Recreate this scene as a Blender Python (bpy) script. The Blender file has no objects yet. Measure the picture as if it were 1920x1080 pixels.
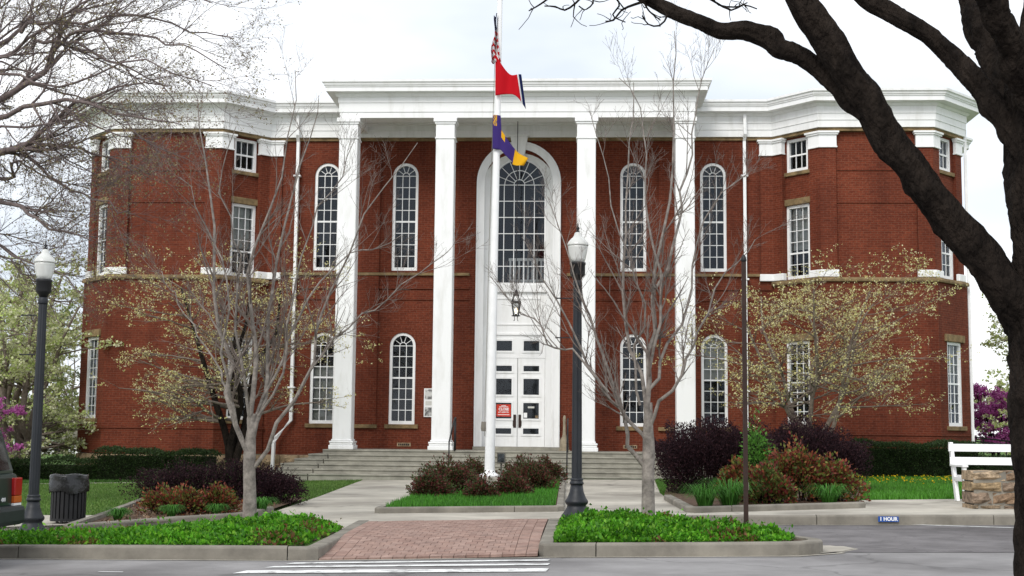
import bpy, math, random
import numpy as np
from mathutils import Vector, Matrix
from mathutils.geometry import delaunay_2d_cdt

random.seed(11)
RNG = np.random.default_rng(11)
sc = bpy.context.scene
col = sc.collection
PI = math.pi

# ------------------------------------------------------------------ camera
def look_matrix(yaw, pitch, roll):
    f = Vector((-math.sin(yaw)*math.cos(pitch), math.cos(yaw)*math.cos(pitch), math.sin(pitch)))
    r = Vector((math.cos(yaw), math.sin(yaw), 0.0)); u = r.cross(f)
    r2 = r*math.cos(roll) + u*math.sin(roll); u2 = u*math.cos(roll) - r*math.sin(roll)
    return Matrix((r2, u2, -f)).transposed()
cd = bpy.data.cameras.new('camera'); cam = bpy.data.objects.new('camera', cd); col.objects.link(cam)
cd.sensor_fit = 'HORIZONTAL'; cd.sensor_width = 36.0; cd.lens = 36.0*2511/1920
cd.clip_start = 0.1; cd.clip_end = 3000
cam.matrix_world = Matrix.Translation((1.977, -41.0, 1.262)) @ look_matrix(.0527, .1087, .0099).to_4x4()
sc.camera = cam

# ------------------------------------------------------------------ world and sun
SUN_ELEV, SUN_AZ = math.radians(38), math.radians(200)      # azimuth from +Y clockwise: light comes from behind the camera, a little left
w = bpy.data.worlds.new('World'); sc.world = w; w.use_nodes = True
nt = w.node_tree; nt.nodes.clear()
out = nt.nodes.new('ShaderNodeOutputWorld'); bg = nt.nodes.new('ShaderNodeBackground')
sky = nt.nodes.new('ShaderNodeTexSky'); sky.sky_type = 'NISHITA'; sky.sun_disc = False
sky.sun_elevation = SUN_ELEV; sky.sun_rotation = SUN_AZ
tc = nt.nodes.new('ShaderNodeTexCoord'); mp = nt.nodes.new('ShaderNodeMapping')
mp.inputs['Scale'].default_value = (1.0, 1.0, 2.6); mp.inputs['Location'].default_value = (2.6, .7, -.14)
n1 = nt.nodes.new('ShaderNodeTexNoise'); n1.inputs['Scale'].default_value = 1.7; n1.inputs['Detail'].default_value = 5; n1.inputs['Roughness'].default_value = .52
rp = nt.nodes.new('ShaderNodeValToRGB')
rp.color_ramp.elements[0].position = .38; rp.color_ramp.elements[0].color = (7.3, 7.9, 8.7, 1)
rp.color_ramp.elements[1].position = .62; rp.color_ramp.elements[1].color = (12.0, 12.1, 12.2, 1)
mx = nt.nodes.new('ShaderNodeMixRGB'); mx.inputs['Fac'].default_value = .9          # a closed, bright cloud deck; a little blue comes through
L = nt.links.new
L(tc.outputs['Generated'], mp.inputs['Vector']); L(mp.outputs['Vector'], n1.inputs['Vector']); L(n1.outputs['Fac'], rp.inputs['Fac'])
L(sky.outputs['Color'], mx.inputs['Color1']); L(rp.outputs['Color'], mx.inputs['Color2'])
L(mx.outputs['Color'], bg.inputs['Color']); bg.inputs['Strength'].default_value = .10
L(bg.outputs['Background'], out.inputs['Surface'])
sl = bpy.data.lights.new('sun', 'SUN'); sl.energy = 1.5; sl.angle = math.radians(22); sl.color = (1.0, .96, .9)
so = bpy.data.objects.new('sun', sl); col.objects.link(so)
sd = Vector((math.sin(SUN_AZ)*math.cos(SUN_ELEV), math.cos(SUN_AZ)*math.cos(SUN_ELEV), math.sin(SUN_ELEV)))
so.rotation_euler = sd.to_track_quat('Z', 'Y').to_euler(); so.location = (0, -20, 30)
sc.view_settings.view_transform = 'Standard'; sc.view_settings.look = 'None'
sc.view_settings.exposure = 0.3; sc.view_settings.gamma = 1.0; sc.view_settings.use_curve_mapping = False
sc.render.engine = 'CYCLES'; sc.cycles.max_bounces = 6; sc.cycles.transparent_max_bounces = 12

# ------------------------------------------------------------------ materials
def newmat(name):
    m = bpy.data.materials.new(name); m.use_nodes = True
    nt = m.node_tree; b = nt.nodes['Principled BSDF']
    return m, nt, b
def M(name, c, rough=.75, var=.25, scale=3.0, bump=.15, bscale=40., spec=.3, metal=0.0, c2=None, thr=(.35, .7), bdist=.01, stretch=None, cracks=0):
    """plain weathered surface: colour varied by two noises, fine bump"""
    m, nt, b = newmat(name); N = nt.nodes.new; L = nt.links.new
    t = N('ShaderNodeTexCoord'); geo = N('ShaderNodeNewGeometry')
    a = N('ShaderNodeTexNoise'); a.inputs['Scale'].default_value = scale; a.inputs['Detail'].default_value = 8; a.inputs['Roughness'].default_value = .62
    pos = geo.outputs['Position']
    if stretch:
        mp = N('ShaderNodeMapping'); mp.inputs['Scale'].default_value = stretch; L(pos, mp.inputs['Vector']); pos = mp.outputs['Vector']
    L(pos, a.inputs['Vector'])
    r = N('ShaderNodeValToRGB'); r.color_ramp.elements[0].position = thr[0]; r.color_ramp.elements[1].position = thr[1]
    lo = c2 if c2 else tuple(x*(1-var) for x in c); hi = c if c2 else tuple(min(1, x*(1+var*.5)) for x in c)
    r.color_ramp.elements[0].color = (*lo, 1); r.color_ramp.elements[1].color = (*hi, 1)
    L(a.outputs['Fac'], r.inputs['Fac']); colr = r.outputs['Color']
    if cracks:
        wv = N('ShaderNodeTexNoise'); wv.inputs['Scale'].default_value = 1.1; wv.inputs['Detail'].default_value = 5; L(geo.outputs['Position'], wv.inputs['Vector'])
        ad = N('ShaderNodeVectorMath'); ad.operation = 'MULTIPLY_ADD'; ad.inputs[1].default_value = (1.6, 1.6, 0); L(wv.outputs['Color'], ad.inputs[0]); L(geo.outputs['Position'], ad.inputs[2])
        vo = N('ShaderNodeTexVoronoi'); vo.feature = 'DISTANCE_TO_EDGE'; vo.inputs['Scale'].default_value = cracks; L(ad.outputs['Vector'], vo.inputs['Vector'])
        cr = N('ShaderNodeValToRGB'); cr.color_ramp.elements[0].position = .004; cr.color_ramp.elements[0].color = (.76, .76, .76, 1); cr.color_ramp.elements[1].position = .012; cr.color_ramp.elements[1].color = (1, 1, 1, 1); L(vo.outputs['Distance'], cr.inputs['Fac'])
        st = N('ShaderNodeTexNoise'); st.inputs['Scale'].default_value = .45; st.inputs['Detail'].default_value = 6; L(geo.outputs['Position'], st.inputs['Vector'])
        sr = N('ShaderNodeValToRGB'); sr.color_ramp.elements[0].position = .34; sr.color_ramp.elements[0].color = (.66, .65, .65, 1); sr.color_ramp.elements[1].position = .56; sr.color_ramp.elements[1].color = (1.05, 1.05, 1.05, 1); L(st.outputs['Fac'], sr.inputs['Fac'])
        for q in (cr, sr):
            mm = N('ShaderNodeMixRGB'); mm.blend_type = 'MULTIPLY'; mm.inputs['Fac'].default_value = 1; L(colr, mm.inputs['Color1']); L(q.outputs['Color'], mm.inputs['Color2']); colr = mm.outputs['Color']
    L(colr, b.inputs['Base Color'])
    b.inputs['Roughness'].default_value = rough; b.inputs['Specular IOR Level'].default_value = spec; b.inputs['Metallic'].default_value = metal
    if bump:
        n = N('ShaderNodeTexNoise'); n.inputs['Scale'].default_value = bscale; n.inputs['Detail'].default_value = 6
        L(pos, n.inputs['Vector'])
        bp = N('ShaderNodeBump'); bp.inputs['Strength'].default_value = bump; bp.inputs['Distance'].default_value = bdist
        L(n.outputs['Fac'], bp.inputs['Height']); L(bp.outputs['Normal'], b.inputs['Normal'])
    return m
def brick_mat(name, c1, c2, mort, bw=.205, rh=.068):
    m, nt, b = newmat(name); N = nt.nodes.new; L = nt.links.new
    uv = N('ShaderNodeUVMap'); geo = N('ShaderNodeNewGeometry')
    br = N('ShaderNodeTexBrick'); br.offset = .5; br.offset_frequency = 2
    br.inputs['Scale'].default_value = 1; br.inputs['Brick Width'].default_value = bw; br.inputs['Row Height'].default_value = rh
    br.inputs['Mortar Size'].default_value = .0062; br.inputs['Mortar Smooth'].default_value = .2; br.inputs['Bias'].default_value = -.1
    br.inputs['Color1'].default_value = (*c1, 1); br.inputs['Color2'].default_value = (*c2, 1); br.inputs['Mortar'].default_value = (*mort, 1)
    L(uv.outputs['UV'], br.inputs['Vector'])
    # weathering: broad blotches and rows of darker headers
    n = N('ShaderNodeTexNoise'); n.inputs['Scale'].default_value = .55; n.inputs['Detail'].default_value = 9; n.inputs['Roughness'].default_value = .65
    L(geo.outputs['Position'], n.inputs['Vector'])
    r = N('ShaderNodeValToRGB'); r.color_ramp.elements[0].position = .3; r.color_ramp.elements[1].position = .72
    r.color_ramp.elements[0].color = (.74, .71, .72, 1); r.color_ramp.elements[1].color = (1.2, 1.2, 1.18, 1)
    L(n.outputs['Fac'], r.inputs['Fac'])
    mu = N('ShaderNodeMixRGB'); mu.blend_type = 'MULTIPLY'; mu.inputs['Fac'].default_value = 1
    L(br.outputs['Color'], mu.inputs['Color1']); L(r.outputs['Color'], mu.inputs['Color2'])
    n3 = N('ShaderNodeTexNoise'); n3.inputs['Scale'].default_value = 14; n3.inputs['Detail'].default_value = 4
    L(uv.outputs['UV'], n3.inputs['Vector'])
    r3 = N('ShaderNodeValToRGB'); r3.color_ramp.elements[0].position = .3; r3.color_ramp.elements[1].position = .7
    r3.color_ramp.elements[0].color = (.78, .75, .75, 1); r3.color_ramp.elements[1].color = (1.2, 1.2, 1.2, 1)
    L(n3.outputs['Fac'], r3.inputs['Fac'])
    m3 = N('ShaderNodeMixRGB'); m3.blend_type = 'MULTIPLY'; m3.inputs['Fac'].default_value = 1
    L(mu.outputs['Color'], m3.inputs['Color1']); L(r3.outputs['Color'], m3.inputs['Color2'])
    mp = N('ShaderNodeMapping'); mp.inputs['Scale'].default_value = (2.6, 2.6, .16); L(geo.outputs['Position'], mp.inputs['Vector'])
    n4 = N('ShaderNodeTexNoise'); n4.inputs['Scale'].default_value = 1; n4.inputs['Detail'].default_value = 7; L(mp.outputs['Vector'], n4.inputs['Vector'])
    r4 = N('ShaderNodeValToRGB'); r4.color_ramp.elements[0].position = .36; r4.color_ramp.elements[1].position = .52
    r4.color_ramp.elements[0].color = (.86, .84, .84, 1); r4.color_ramp.elements[1].color = (1.04, 1.04, 1.04, 1); L(n4.outputs['Fac'], r4.inputs['Fac'])
    m4 = N('ShaderNodeMixRGB'); m4.blend_type = 'MULTIPLY'; m4.inputs['Fac'].default_value = 1
    L(m3.outputs['Color'], m4.inputs['Color1']); L(r4.outputs['Color'], m4.inputs['Color2'])
    L(m4.outputs['Color'], b.inputs['Base Color'])
    b.inputs['Roughness'].default_value = .85; b.inputs['Specular IOR Level'].default_value = .2
    bp = N('ShaderNodeBump'); bp.inputs['Strength'].default_value = .6; bp.inputs['Distance'].default_value = .006; bp.invert = True
    L(br.outputs['Fac'], bp.inputs['Height']); L(bp.outputs['Normal'], b.inputs['Normal'])
    return m
def leaf_mat(name, rough=.55, trans=.35, spec=.3):
    m, nt, b = newmat(name); N = nt.nodes.new; L = nt.links.new
    at = N('ShaderNodeAttribute'); at.attribute_name = 'Col'
    L(at.outputs['Color'], b.inputs['Base Color']); b.inputs['Roughness'].default_value = rough; b.inputs['Specular IOR Level'].default_value = spec
    tr = N('ShaderNodeBsdfTranslucent'); L(at.outputs['Color'], tr.inputs['Color'])
    ms = N('ShaderNodeMixShader'); ms.inputs['Fac'].default_value = trans
    o = nt.nodes['Material Output']
    L(b.outputs['BSDF'], ms.inputs[1]); L(tr.outputs['BSDF'], ms.inputs[2]); L(ms.outputs['Shader'], o.inputs['Surface'])
    return m
def glass_mat(name, tint=(.8, .88, 1.0), f0=.0):
    m, nt, b = newmat(name); N = nt.nodes.new; L = nt.links.new
    nt.nodes.remove(b)
    lw = N('ShaderNodeFresnel'); lw.inputs['IOR'].default_value = 1.5
    gl = N('ShaderNodeBsdfGlossy'); gl.inputs['Roughness'].default_value = .03; gl.inputs['Color'].default_value = (*tint, 1)
    n = N('ShaderNodeTexNoise'); n.inputs['Scale'].default_value = 2.2; geo = N('ShaderNodeNewGeometry'); L(geo.outputs['Position'], n.inputs['Vector'])
    bp = N('ShaderNodeBump'); bp.inputs['Strength'].default_value = .12; bp.inputs['Distance'].default_value = .02
    L(n.outputs['Fac'], bp.inputs['Height']); L(bp.outputs['Normal'], gl.inputs['Normal'])
    tr = N('ShaderNodeBsdfTransparent'); tr.inputs['Color'].default_value = (.78, .8, .8, 1)
    ms = N('ShaderNodeMixShader'); ma = N('ShaderNodeMath'); ma.operation = 'ADD'; ma.inputs[1].default_value = f0
    L(lw.outputs['Fac'], ma.inputs[0]); L(ma.outputs['Value'], ms.inputs['Fac'])
    L(tr.outputs['BSDF'], ms.inputs[1]); L(gl.outputs['BSDF'], ms.inputs[2]); L(ms.outputs['Shader'], nt.nodes['Material Output'].inputs['Surface'])
    return m

MAT = {}
MAT['brick'] = brick_mat('red_brick', (.152, .034, .0155), (.112, .0235, .011), (.160, .066, .041))
MAT['brick_dark'] = brick_mat('porch_brick', (.152, .034, .0155), (.112, .0235, .011), (.160, .066, .041))
MAT['white'] = M('white_paint', (.86, .865, .865), rough=.55, var=.1, scale=1.6, bump=.12, bscale=14, stretch=(2.2, 2.2, .5), c2=(.72, .72, .70), thr=(.24, .5))
MAT['white_metal'] = M('white_enamel', (.88, .885, .885), rough=.35, var=.06, scale=4, bump=0)
MAT['stone'] = M('sandstone', (.25, .175, .088), rough=.9, var=.5, scale=3.5, bump=.6, bscale=16, bdist=.03)
MAT['stone_pale'] = M('pale_sandstone', (.40, .29, .18), rough=.9, var=.6, scale=5, bump=.7, bscale=14, bdist=.03)
MAT['concrete'] = M('concrete', (.46, .43, .37), rough=.9, var=.2, scale=1.6, bump=.2, bscale=60, cracks=.16)
MAT['curb'] = M('curb_concrete', (.245, .225, .19), rough=.9, var=.35, scale=2.2, bump=.3, bscale=50)
MAT['step'] = M('step_concrete', (.33, .315, .265), rough=.9, var=.3, scale=2.5, bump=.2, bscale=40)
MAT['asphalt'] = M('asphalt', (.27, .262, .262), rough=.92, var=.25, scale=1.2, bump=.5, bscale=130, bdist=.008, cracks=.32)
MAT['asphalt_old'] = M('older_asphalt', (.175, .165, .168), rough=.92, var=.3, scale=2.0, bump=.6, bscale=100, bdist=.01, cracks=.9)
MAT['paint'] = M('road_paint', (.78, .79, .78), rough=.7, var=.15, scale=6, bump=.2, bscale=120, c2=(.36, .355, .35), thr=(.36, .50))
MAT['soil'] = M('mulch_soil', (.12, .075, .05), rough=.95, var=.6, scale=9, bump=.8, bscale=30, bdist=.03)
MAT['lawn'] = M('lawn_turf', (.10, .18, .035), rough=.95, var=.4, scale=1.5, bump=.8, bscale=70, bdist=.03, c2=(.075, .145, .028))
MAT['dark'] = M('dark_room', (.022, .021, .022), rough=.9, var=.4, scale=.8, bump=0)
MAT['black'] = M('black_iron', (.018, .018, .02), rough=.5, var=.3, scale=8, bump=.1)
MAT['lamp_grey'] = M('lamp_post_paint', (.017, .020, .026), rough=.5, var=.2, scale=5, bump=.05, spec=.4)
MAT['brown_metal'] = M('brown_metal', (.035, .018, .014), rough=.6, var=.3, scale=9, bump=.05)
MAT['glass'] = glass_mat('window_glass')
MAT['blind'] = M('window_blind', (.62, .62, .58), rough=.7, var=.1, scale=3, bump=0)
MAT['bark_grey'] = M('smooth_grey_bark', (.27, .24, .215), rough=.9, var=.5, scale=9, bump=.6, bscale=28, bdist=.02)
MAT['bark_dark'] = M('dark_rough_bark', (.034, .026, .021), rough=1, var=.6, scale=5, bump=1, bscale=22, bdist=.06, spec=.08, stretch=(1.6, 1.6, .8), c2=(.009, .007, .006))
MAT['bark_brown'] = M('brown_bark', (.17, .135, .13), rough=.95, var=.4, scale=9, bump=.5, bscale=30, bdist=.02)
MAT['twig_grey'] = M('grey_brown_twig', (.20, .165, .145), rough=.9, var=.4, scale=9, bump=0)
MAT['bark_dogwood'] = M('dogwood_bark', (.20, .16, .13), rough=.95, var=.4, scale=9, bump=.5, bscale=30, bdist=.02)
MAT['leaf'] = leaf_mat('leaf'); MAT['petal'] = leaf_mat('petal', rough=.7, trans=.4, spec=.1)
MAT['dull_leaf'] = leaf_mat('dull_leaf', rough=.8, trans=.2, spec=.1)

# ------------------------------------------------------------------ mesh helpers
def tag(o, label=None, cat=None, group=None, kind=None):
    if label: o['label'] = label
    if cat: o['category'] = cat
    if group: o['group'] = group
    if kind: o['kind'] = kind
    return o
def empty(name, loc=(0, 0, 0), rz=0.0):
    o = bpy.data.objects.new(name, None); col.objects.link(o); o.location = loc; o.rotation_euler = (0, 0, rz); o.empty_display_size = .2
    return o
def link(name, me, mat=None, parent=None, loc=(0, 0, 0), rz=0.0):
    o = bpy.data.objects.new(name, me); col.objects.link(o)
    if mat is not None and len(me.materials) == 0: me.materials.append(MAT[mat] if isinstance(mat, str) else mat)
    o.location = loc; o.rotation_euler = (0, 0, rz)
    if parent is not None: o.parent = parent
    return o
def box_uv(me):
    uv = me.uv_layers.new(name='UVMap').data
    vs = me.vertices; lp = me.loops
    for p in me.polygons:
        n = p.normal
        if abs(n.z) > .8: t = Vector((1, 0, 0)); s = Vector((0, 1, 0))
        else:
            t = Vector((-n.y, n.x, 0)).normalized(); s = Vector((0, 0, 1))
        for li in p.loop_indices:
            c = vs[lp[li].vertex_index].co; uv[li].uv = (c.dot(t), c.dot(s))
class MB:
    def __init__(s): s.v = []; s.f = []
    def add(s, vs, fs):
        k = len(s.v); s.v.extend(vs); s.f.extend([tuple(i+k for i in f) for f in fs]); return s
    def box(s, x0, x1, y0, y1, z0, z1):
        return s.add([(x0,y0,z0),(x1,y0,z0),(x1,y1,z0),(x0,y1,z0),(x0,y0,z1),(x1,y0,z1),(x1,y1,z1),(x0,y1,z1)],
                     [(0,3,2,1),(4,5,6,7),(0,1,5,4),(1,2,6,5),(2,3,7,6),(3,0,4,7)])
    def prism(s, poly, z0, z1):
        """plan polygon (counter-clockwise) from z0 to z1; z may be functions of x, y"""
        f0 = z0 if callable(z0) else (lambda x, y: z0); f1 = z1 if callable(z1) else (lambda x, y: z1)
        n = len(poly)
        s.add([(x, y, f0(x, y)) for x, y in poly] + [(x, y, f1(x, y)) for x, y in poly],
              [tuple(range(n))[::-1], tuple(range(n, 2*n))] + [(i, (i+1) % n, n+(i+1) % n, n+i) for i in range(n)])
        return s
    def prism_y(s, poly, y0, y1):
        """outline in x, z (counter-clockwise seen from -y) from y0 to y1"""
        n = len(poly)
        return s.add([(x, y0, z) for x, z in poly] + [(x, y1, z) for x, z in poly],
              [tuple(range(n)), tuple(range(n, 2*n))[::-1]] + [((i+1) % n, i, n+i, n+(i+1) % n) for i in range(n)])
    def lathe(s, prof, seg=16, cx=0, cy=0, cap=True):
        k = len(s.v); n = len(prof)
        for r, z in prof:
            for i in range(seg):
                a = 2*PI*i/seg; s.v.append((cx+r*math.cos(a), cy+r*math.sin(a), z))
        for j in range(n-1):
            for i in range(seg):
                a = k+j*seg+i; b = k+j*seg+(i+1) % seg; s.f.append((a, b, b+seg, a+seg))
        if cap:
            s.f.append(tuple(k+i for i in range(seg))[::-1]); s.f.append(tuple(k+(n-1)*seg+i for i in range(seg)))
        return s
    def tube(s, pts, r, seg=8):
        pts = [Vector(p) for p in pts]; rr = r if isinstance(r, (list, tuple)) else [r]*len(pts)
        k = len(s.v); ref = Vector((.31, .22, .93)).normalized()
        for i, p in enumerate(pts):
            t = (pts[min(i+1, len(pts)-1)]-pts[max(i-1, 0)]).normalized()
            a = t.cross(ref)
            if a.length < .05: a = t.cross(Vector((1, 0, 0)))
            a.normalize(); b = t.cross(a)
            for q in range(seg):
                an = 2*PI*q/seg; s.v.append(tuple(p+(a*math.cos(an)+b*math.sin(an))*rr[i]))
        for j in range(len(pts)-1):
            for q in range(seg):
                a = k+j*seg+q; b = k+j*seg+(q+1) % seg; s.f.append((a, b, b+seg, a+seg))
        s.f.append(tuple(k+q for q in range(seg))[::-1]); s.f.append(tuple(k+(len(pts)-1)*seg+q for q in range(seg)))
        return s
    def sweep(s, line, prof, closed_prof=True):
        """profile [(offset outwards, z)] along a plan polyline with mitred corners"""
        offs = {o: offset_line(line, o) for o, z in prof}
        k = len(s.v); n = len(line); m = len(prof)
        for i in range(n):
            for o, z in prof: s.v.append((*offs[o][i], z))
        for i in range(n-1):
            for j in range(m if closed_prof else m-1):
                a = k+i*m+j; b = k+i*m+(j+1) % m; s.f.append((a, b, b+m, a+m))
        if closed_prof:
            s.f.append(tuple(k+j for j in range(m))); s.f.append(tuple(k+(n-1)*m+j for j in range(m))[::-1])
        return s
    def mesh(s, name, smooth=False, uv=False, origin=(0, 0, 0)):
        me = bpy.data.meshes.new(name); ox, oy, oz = origin
        me.from_pydata([(x-ox, y-oy, z-oz) for x, y, z in s.v], [], s.f); me.validate(); me.update()
        import bmesh
        bm = bmesh.new(); bm.from_mesh(me); bmesh.ops.recalc_face_normals(bm, faces=bm.faces[:]); bm.to_mesh(me); bm.free()
        if uv: box_uv(me)
        if smooth: me.polygons.foreach_set('use_smooth', [True]*len(me.polygons))
        return me
    def build(s, name, mat, parent=None, smooth=False, uv=False, bevel=0, origin=None, loc=(0, 0, 0), rz=0.0):
        og = origin if origin is not None else (0, 0, 0)
        o = link(name, s.mesh(name, smooth, uv, og), mat, parent, loc if origin is None else origin, rz)
        if bevel:
            b = o.modifiers.new('bevel', 'BEVEL'); b.width = bevel; b.segments = 2; b.limit_method = 'ANGLE'
        return o
def offset_line(line, o):
    n = len(line); out = []
    def nrm(a, b):
        dx, dy = b[0]-a[0], b[1]-a[1]; l = math.hypot(dx, dy); return (dy/l, -dx/l)
    for i in range(n):
        ns = []
        if i > 0: ns.append(nrm(line[i-1], line[i]))
        if i < n-1: ns.append(nrm(line[i], line[i+1]))
        if len(ns) == 1: nx, ny = ns[0]; k = 1
        else:
            nx, ny = ns[0][0]+ns[1][0], ns[0][1]+ns[1][1]; l = math.hypot(nx, ny); nx /= l; ny /= l
            k = 1/(nx*ns[0][0]+ny*ns[0][1])
        out.append((line[i][0]+nx*o*k, line[i][1]+ny*o*k))
    return out
def arc_outline(w, z0, z1, n=14):
    """round-headed opening, width w, foot z0, crown z1, counter-clockwise"""
    r = w/2; zc = z1-r
    return [(-r, z0), (r, z0)] + [(r*math.cos(PI*i/n), zc+r*math.sin(PI*i/n)) for i in range(n+1)]
def rect_outline(w, z0, z1): return [(-w/2, z0), (w/2, z0), (w/2, z1), (-w/2, z1)]
def inside(poly, x, y):
    c = False; n = len(poly); j = n-1
    for i in range(n):
        xi, yi = poly[i]; xj, yj = poly[j]
        if (yi > y) != (yj > y) and x < (xj-xi)*(y-yi)/(yj-yi)+xi: c = not c
        j = i
    return c
def flat_with_holes(outer, holes):
    vs = [Vector(p) for p in outer]; es = [(i, (i+1) % len(outer)) for i in range(len(outer))]
    for h in holes:
        k = len(vs); vs += [Vector(p) for p in h]; es += [(k+i, k+(i+1) % len(h)) for i in range(len(h))]
    r = delaunay_2d_cdt(vs, es, [], 0, 1e-6)
    fs = []
    for f in r[2]:
        cx = sum(r[0][i].x for i in f)/len(f); cy = sum(r[0][i].y for i in f)/len(f)
        if inside(outer, cx, cy) and not any(inside(h, cx, cy) for h in holes): fs.append(tuple(f))
    return [(v.x, v.y) for v in r[0]], fs
def wall(name, p0, p1, z0, z1, holes, mat, parent, thick=.28, uv=True):
    """wall from plan point p0 to p1 (seen from outside left to right); holes = outlines in (distance from p0, z)"""
    Lg = math.hypot(p1[0]-p0[0], p1[1]-p0[1]); ang = math.atan2(p1[1]-p0[1], p1[0]-p0[0])
    pts, fs = flat_with_holes([(0, z0), (Lg, z0), (Lg, z1), (0, z1)], holes)
    mb = MB(); mb.add([(x, 0, z) for x, z in pts], fs)
    for h in holes + [[(0, z0), (Lg, z0), (Lg, z1), (0, z1)]]:
        n = len(h); mb.add([(x, 0, z) for x, z in h]+[(x, thick, z) for x, z in h], [(i, (i+1) % n, n+(i+1) % n, n+i) for i in range(n)])
    me = bpy.data.meshes.new(name); me.from_pydata(mb.v, [], mb.f); me.update()
    if uv: box_uv(me)
    return link(name, me, mat, parent, (p0[0], p0[1], 0), ang)

# numpy soups ------------------------------------------------------
def soup(name, V, nper, colors, mat, parent=None, kind=None):
    """V (N, nper, 3) separate polygons, colors (N, 3)"""
    N = V.shape[0]; me = bpy.data.meshes.new(name)
    me.vertices.add(N*nper); me.vertices.foreach_set('co', V.reshape(-1).astype(np.float32))
    me.loops.add(N*nper); me.loops.foreach_set('vertex_index', np.arange(N*nper, dtype=np.int32))
    me.polygons.add(N); me.polygons.foreach_set('loop_start', np.arange(0, N*nper, nper, dtype=np.int32))
    me.polygons.foreach_set('loop_total', np.full(N, nper, dtype=np.int32))
    at = me.attributes.new('Col', 'FLOAT_COLOR', 'POINT')
    c = np.ones((N, nper, 4), dtype=np.float32); c[:, :, :3] = colors[:, None, :]
    at.data.foreach_set('color', c.reshape(-1))
    me.update(calc_edges=True); me.validate()
    o = link(name, me, mat, parent)
    if kind: o['kind'] = kind
    return o
def unit(a): return a/np.maximum(np.linalg.norm(a, axis=-1, keepdims=True), 1e-9)
def leaves(centers, size, up=.4, aspect=.55, dirs=None, rng=RNG):
    """one pointed four-cornered leaf for each centre"""
    N = len(centers)
    d = unit(rng.normal(size=(N, 3))) if dirs is None else unit(dirs+rng.normal(size=(N, 3))*.45)
    nn = unit(rng.normal(size=(N, 3))+np.array([0, 0, up*2]))
    s = unit(np.cross(d, nn)); nn = np.cross(s, d)
    sz = (size*rng.uniform(.65, 1.35, size=N))[:, None]
    a = centers; b = centers+d*sz*.5+s*sz*aspect*.5-nn*sz*.08; c = centers+d*sz; e = centers+d*sz*.5-s*sz*aspect*.5-nn*sz*.08
    return np.stack([a, b, c, e], axis=1)
def pal(N, cols, wts=None, jit=.2, rng=RNG):
    c = np.array(cols, dtype=float); i = rng.choice(len(c), size=N, p=None if wts is None else np.array(wts)/sum(wts))
    return np.clip(c[i]*rng.uniform(1-jit, 1+jit, size=(N, 1)), 0, 1)
def resample(pts, n):
    p = np.array(pts, dtype=float); k = len(p)
    # Catmull-Rom through the points
    q = np.vstack([2*p[0]-p[1], p, 2*p[-1]-p[-2]]); out = []
    for t in np.linspace(0, k-1, n):
        i = min(int(t), k-2); u = t-i; a, b, c, d = q[i], q[i+1], q[i+2], q[i+3]
        out.append(.5*((2*b)+(-a+c)*u+(2*a-5*b+4*c-d)*u*u+(-a+3*b-3*c+d)*u**3))
    return np.array(out)
def branch_level(P, R, k, t0, t1, spread, lmin, lmax, up, wig, n, rr, rng, flat=0., taper=.25, rmin=.002, side=None):
    """k children on each parent polyline. P (m, n0, 3), R (m, n0)"""
    m, n0, _ = P.shape
    t = rng.uniform(t0, t1, size=(m, k))*(n0-1); i = np.minimum(t.astype(int), n0-2); u = (t-i)[..., None]
    ii = np.arange(m)[:, None]
    b = P[ii, i]*(1-u)+P[ii, i+1]*u; tan = unit(P[ii, i+1]-P[ii, i])
    r0 = (R[ii, i]*(1-u[..., 0])+R[ii, i+1]*u[..., 0])*rr
    rp_ = rng.normal(size=(m, k, 3)); rp_ -= (rp_*tan).sum(-1, keepdims=True)*tan; rp_ = unit(rp_)
    if flat: rp_[..., 2] *= (1-flat); rp_ = unit(rp_)
    sp = rng.uniform(.7, 1.3, size=(m, k, 1))*spread
    d = unit(tan*np.cos(sp)+rp_*np.sin(sp)+np.array([0, 0, up]))
    if flat: d[..., 2] *= (1-.6*flat); d = unit(d)
    ln = rng.uniform(lmin, lmax, size=(m, k))*(1.15-.5*(t/(n0-1)))
    b = b.reshape(-1, 3); d = d.reshape(-1, 3); ln = ln.reshape(-1); r0 = np.maximum(r0.reshape(-1), rmin)
    pts = [b]; st = (ln/(n-1))[:, None]
    for q in range(n-1):
        d = unit(d+rng.normal(size=d.shape)*wig+np.array([0, 0, up*.35])); pts.append(pts[-1]+d*st)
    Pn = np.stack(pts, axis=1); fr = np.linspace(1, taper, n)[None, :]
    return Pn, np.maximum(r0[:, None]*fr, rmin*.7)
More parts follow.
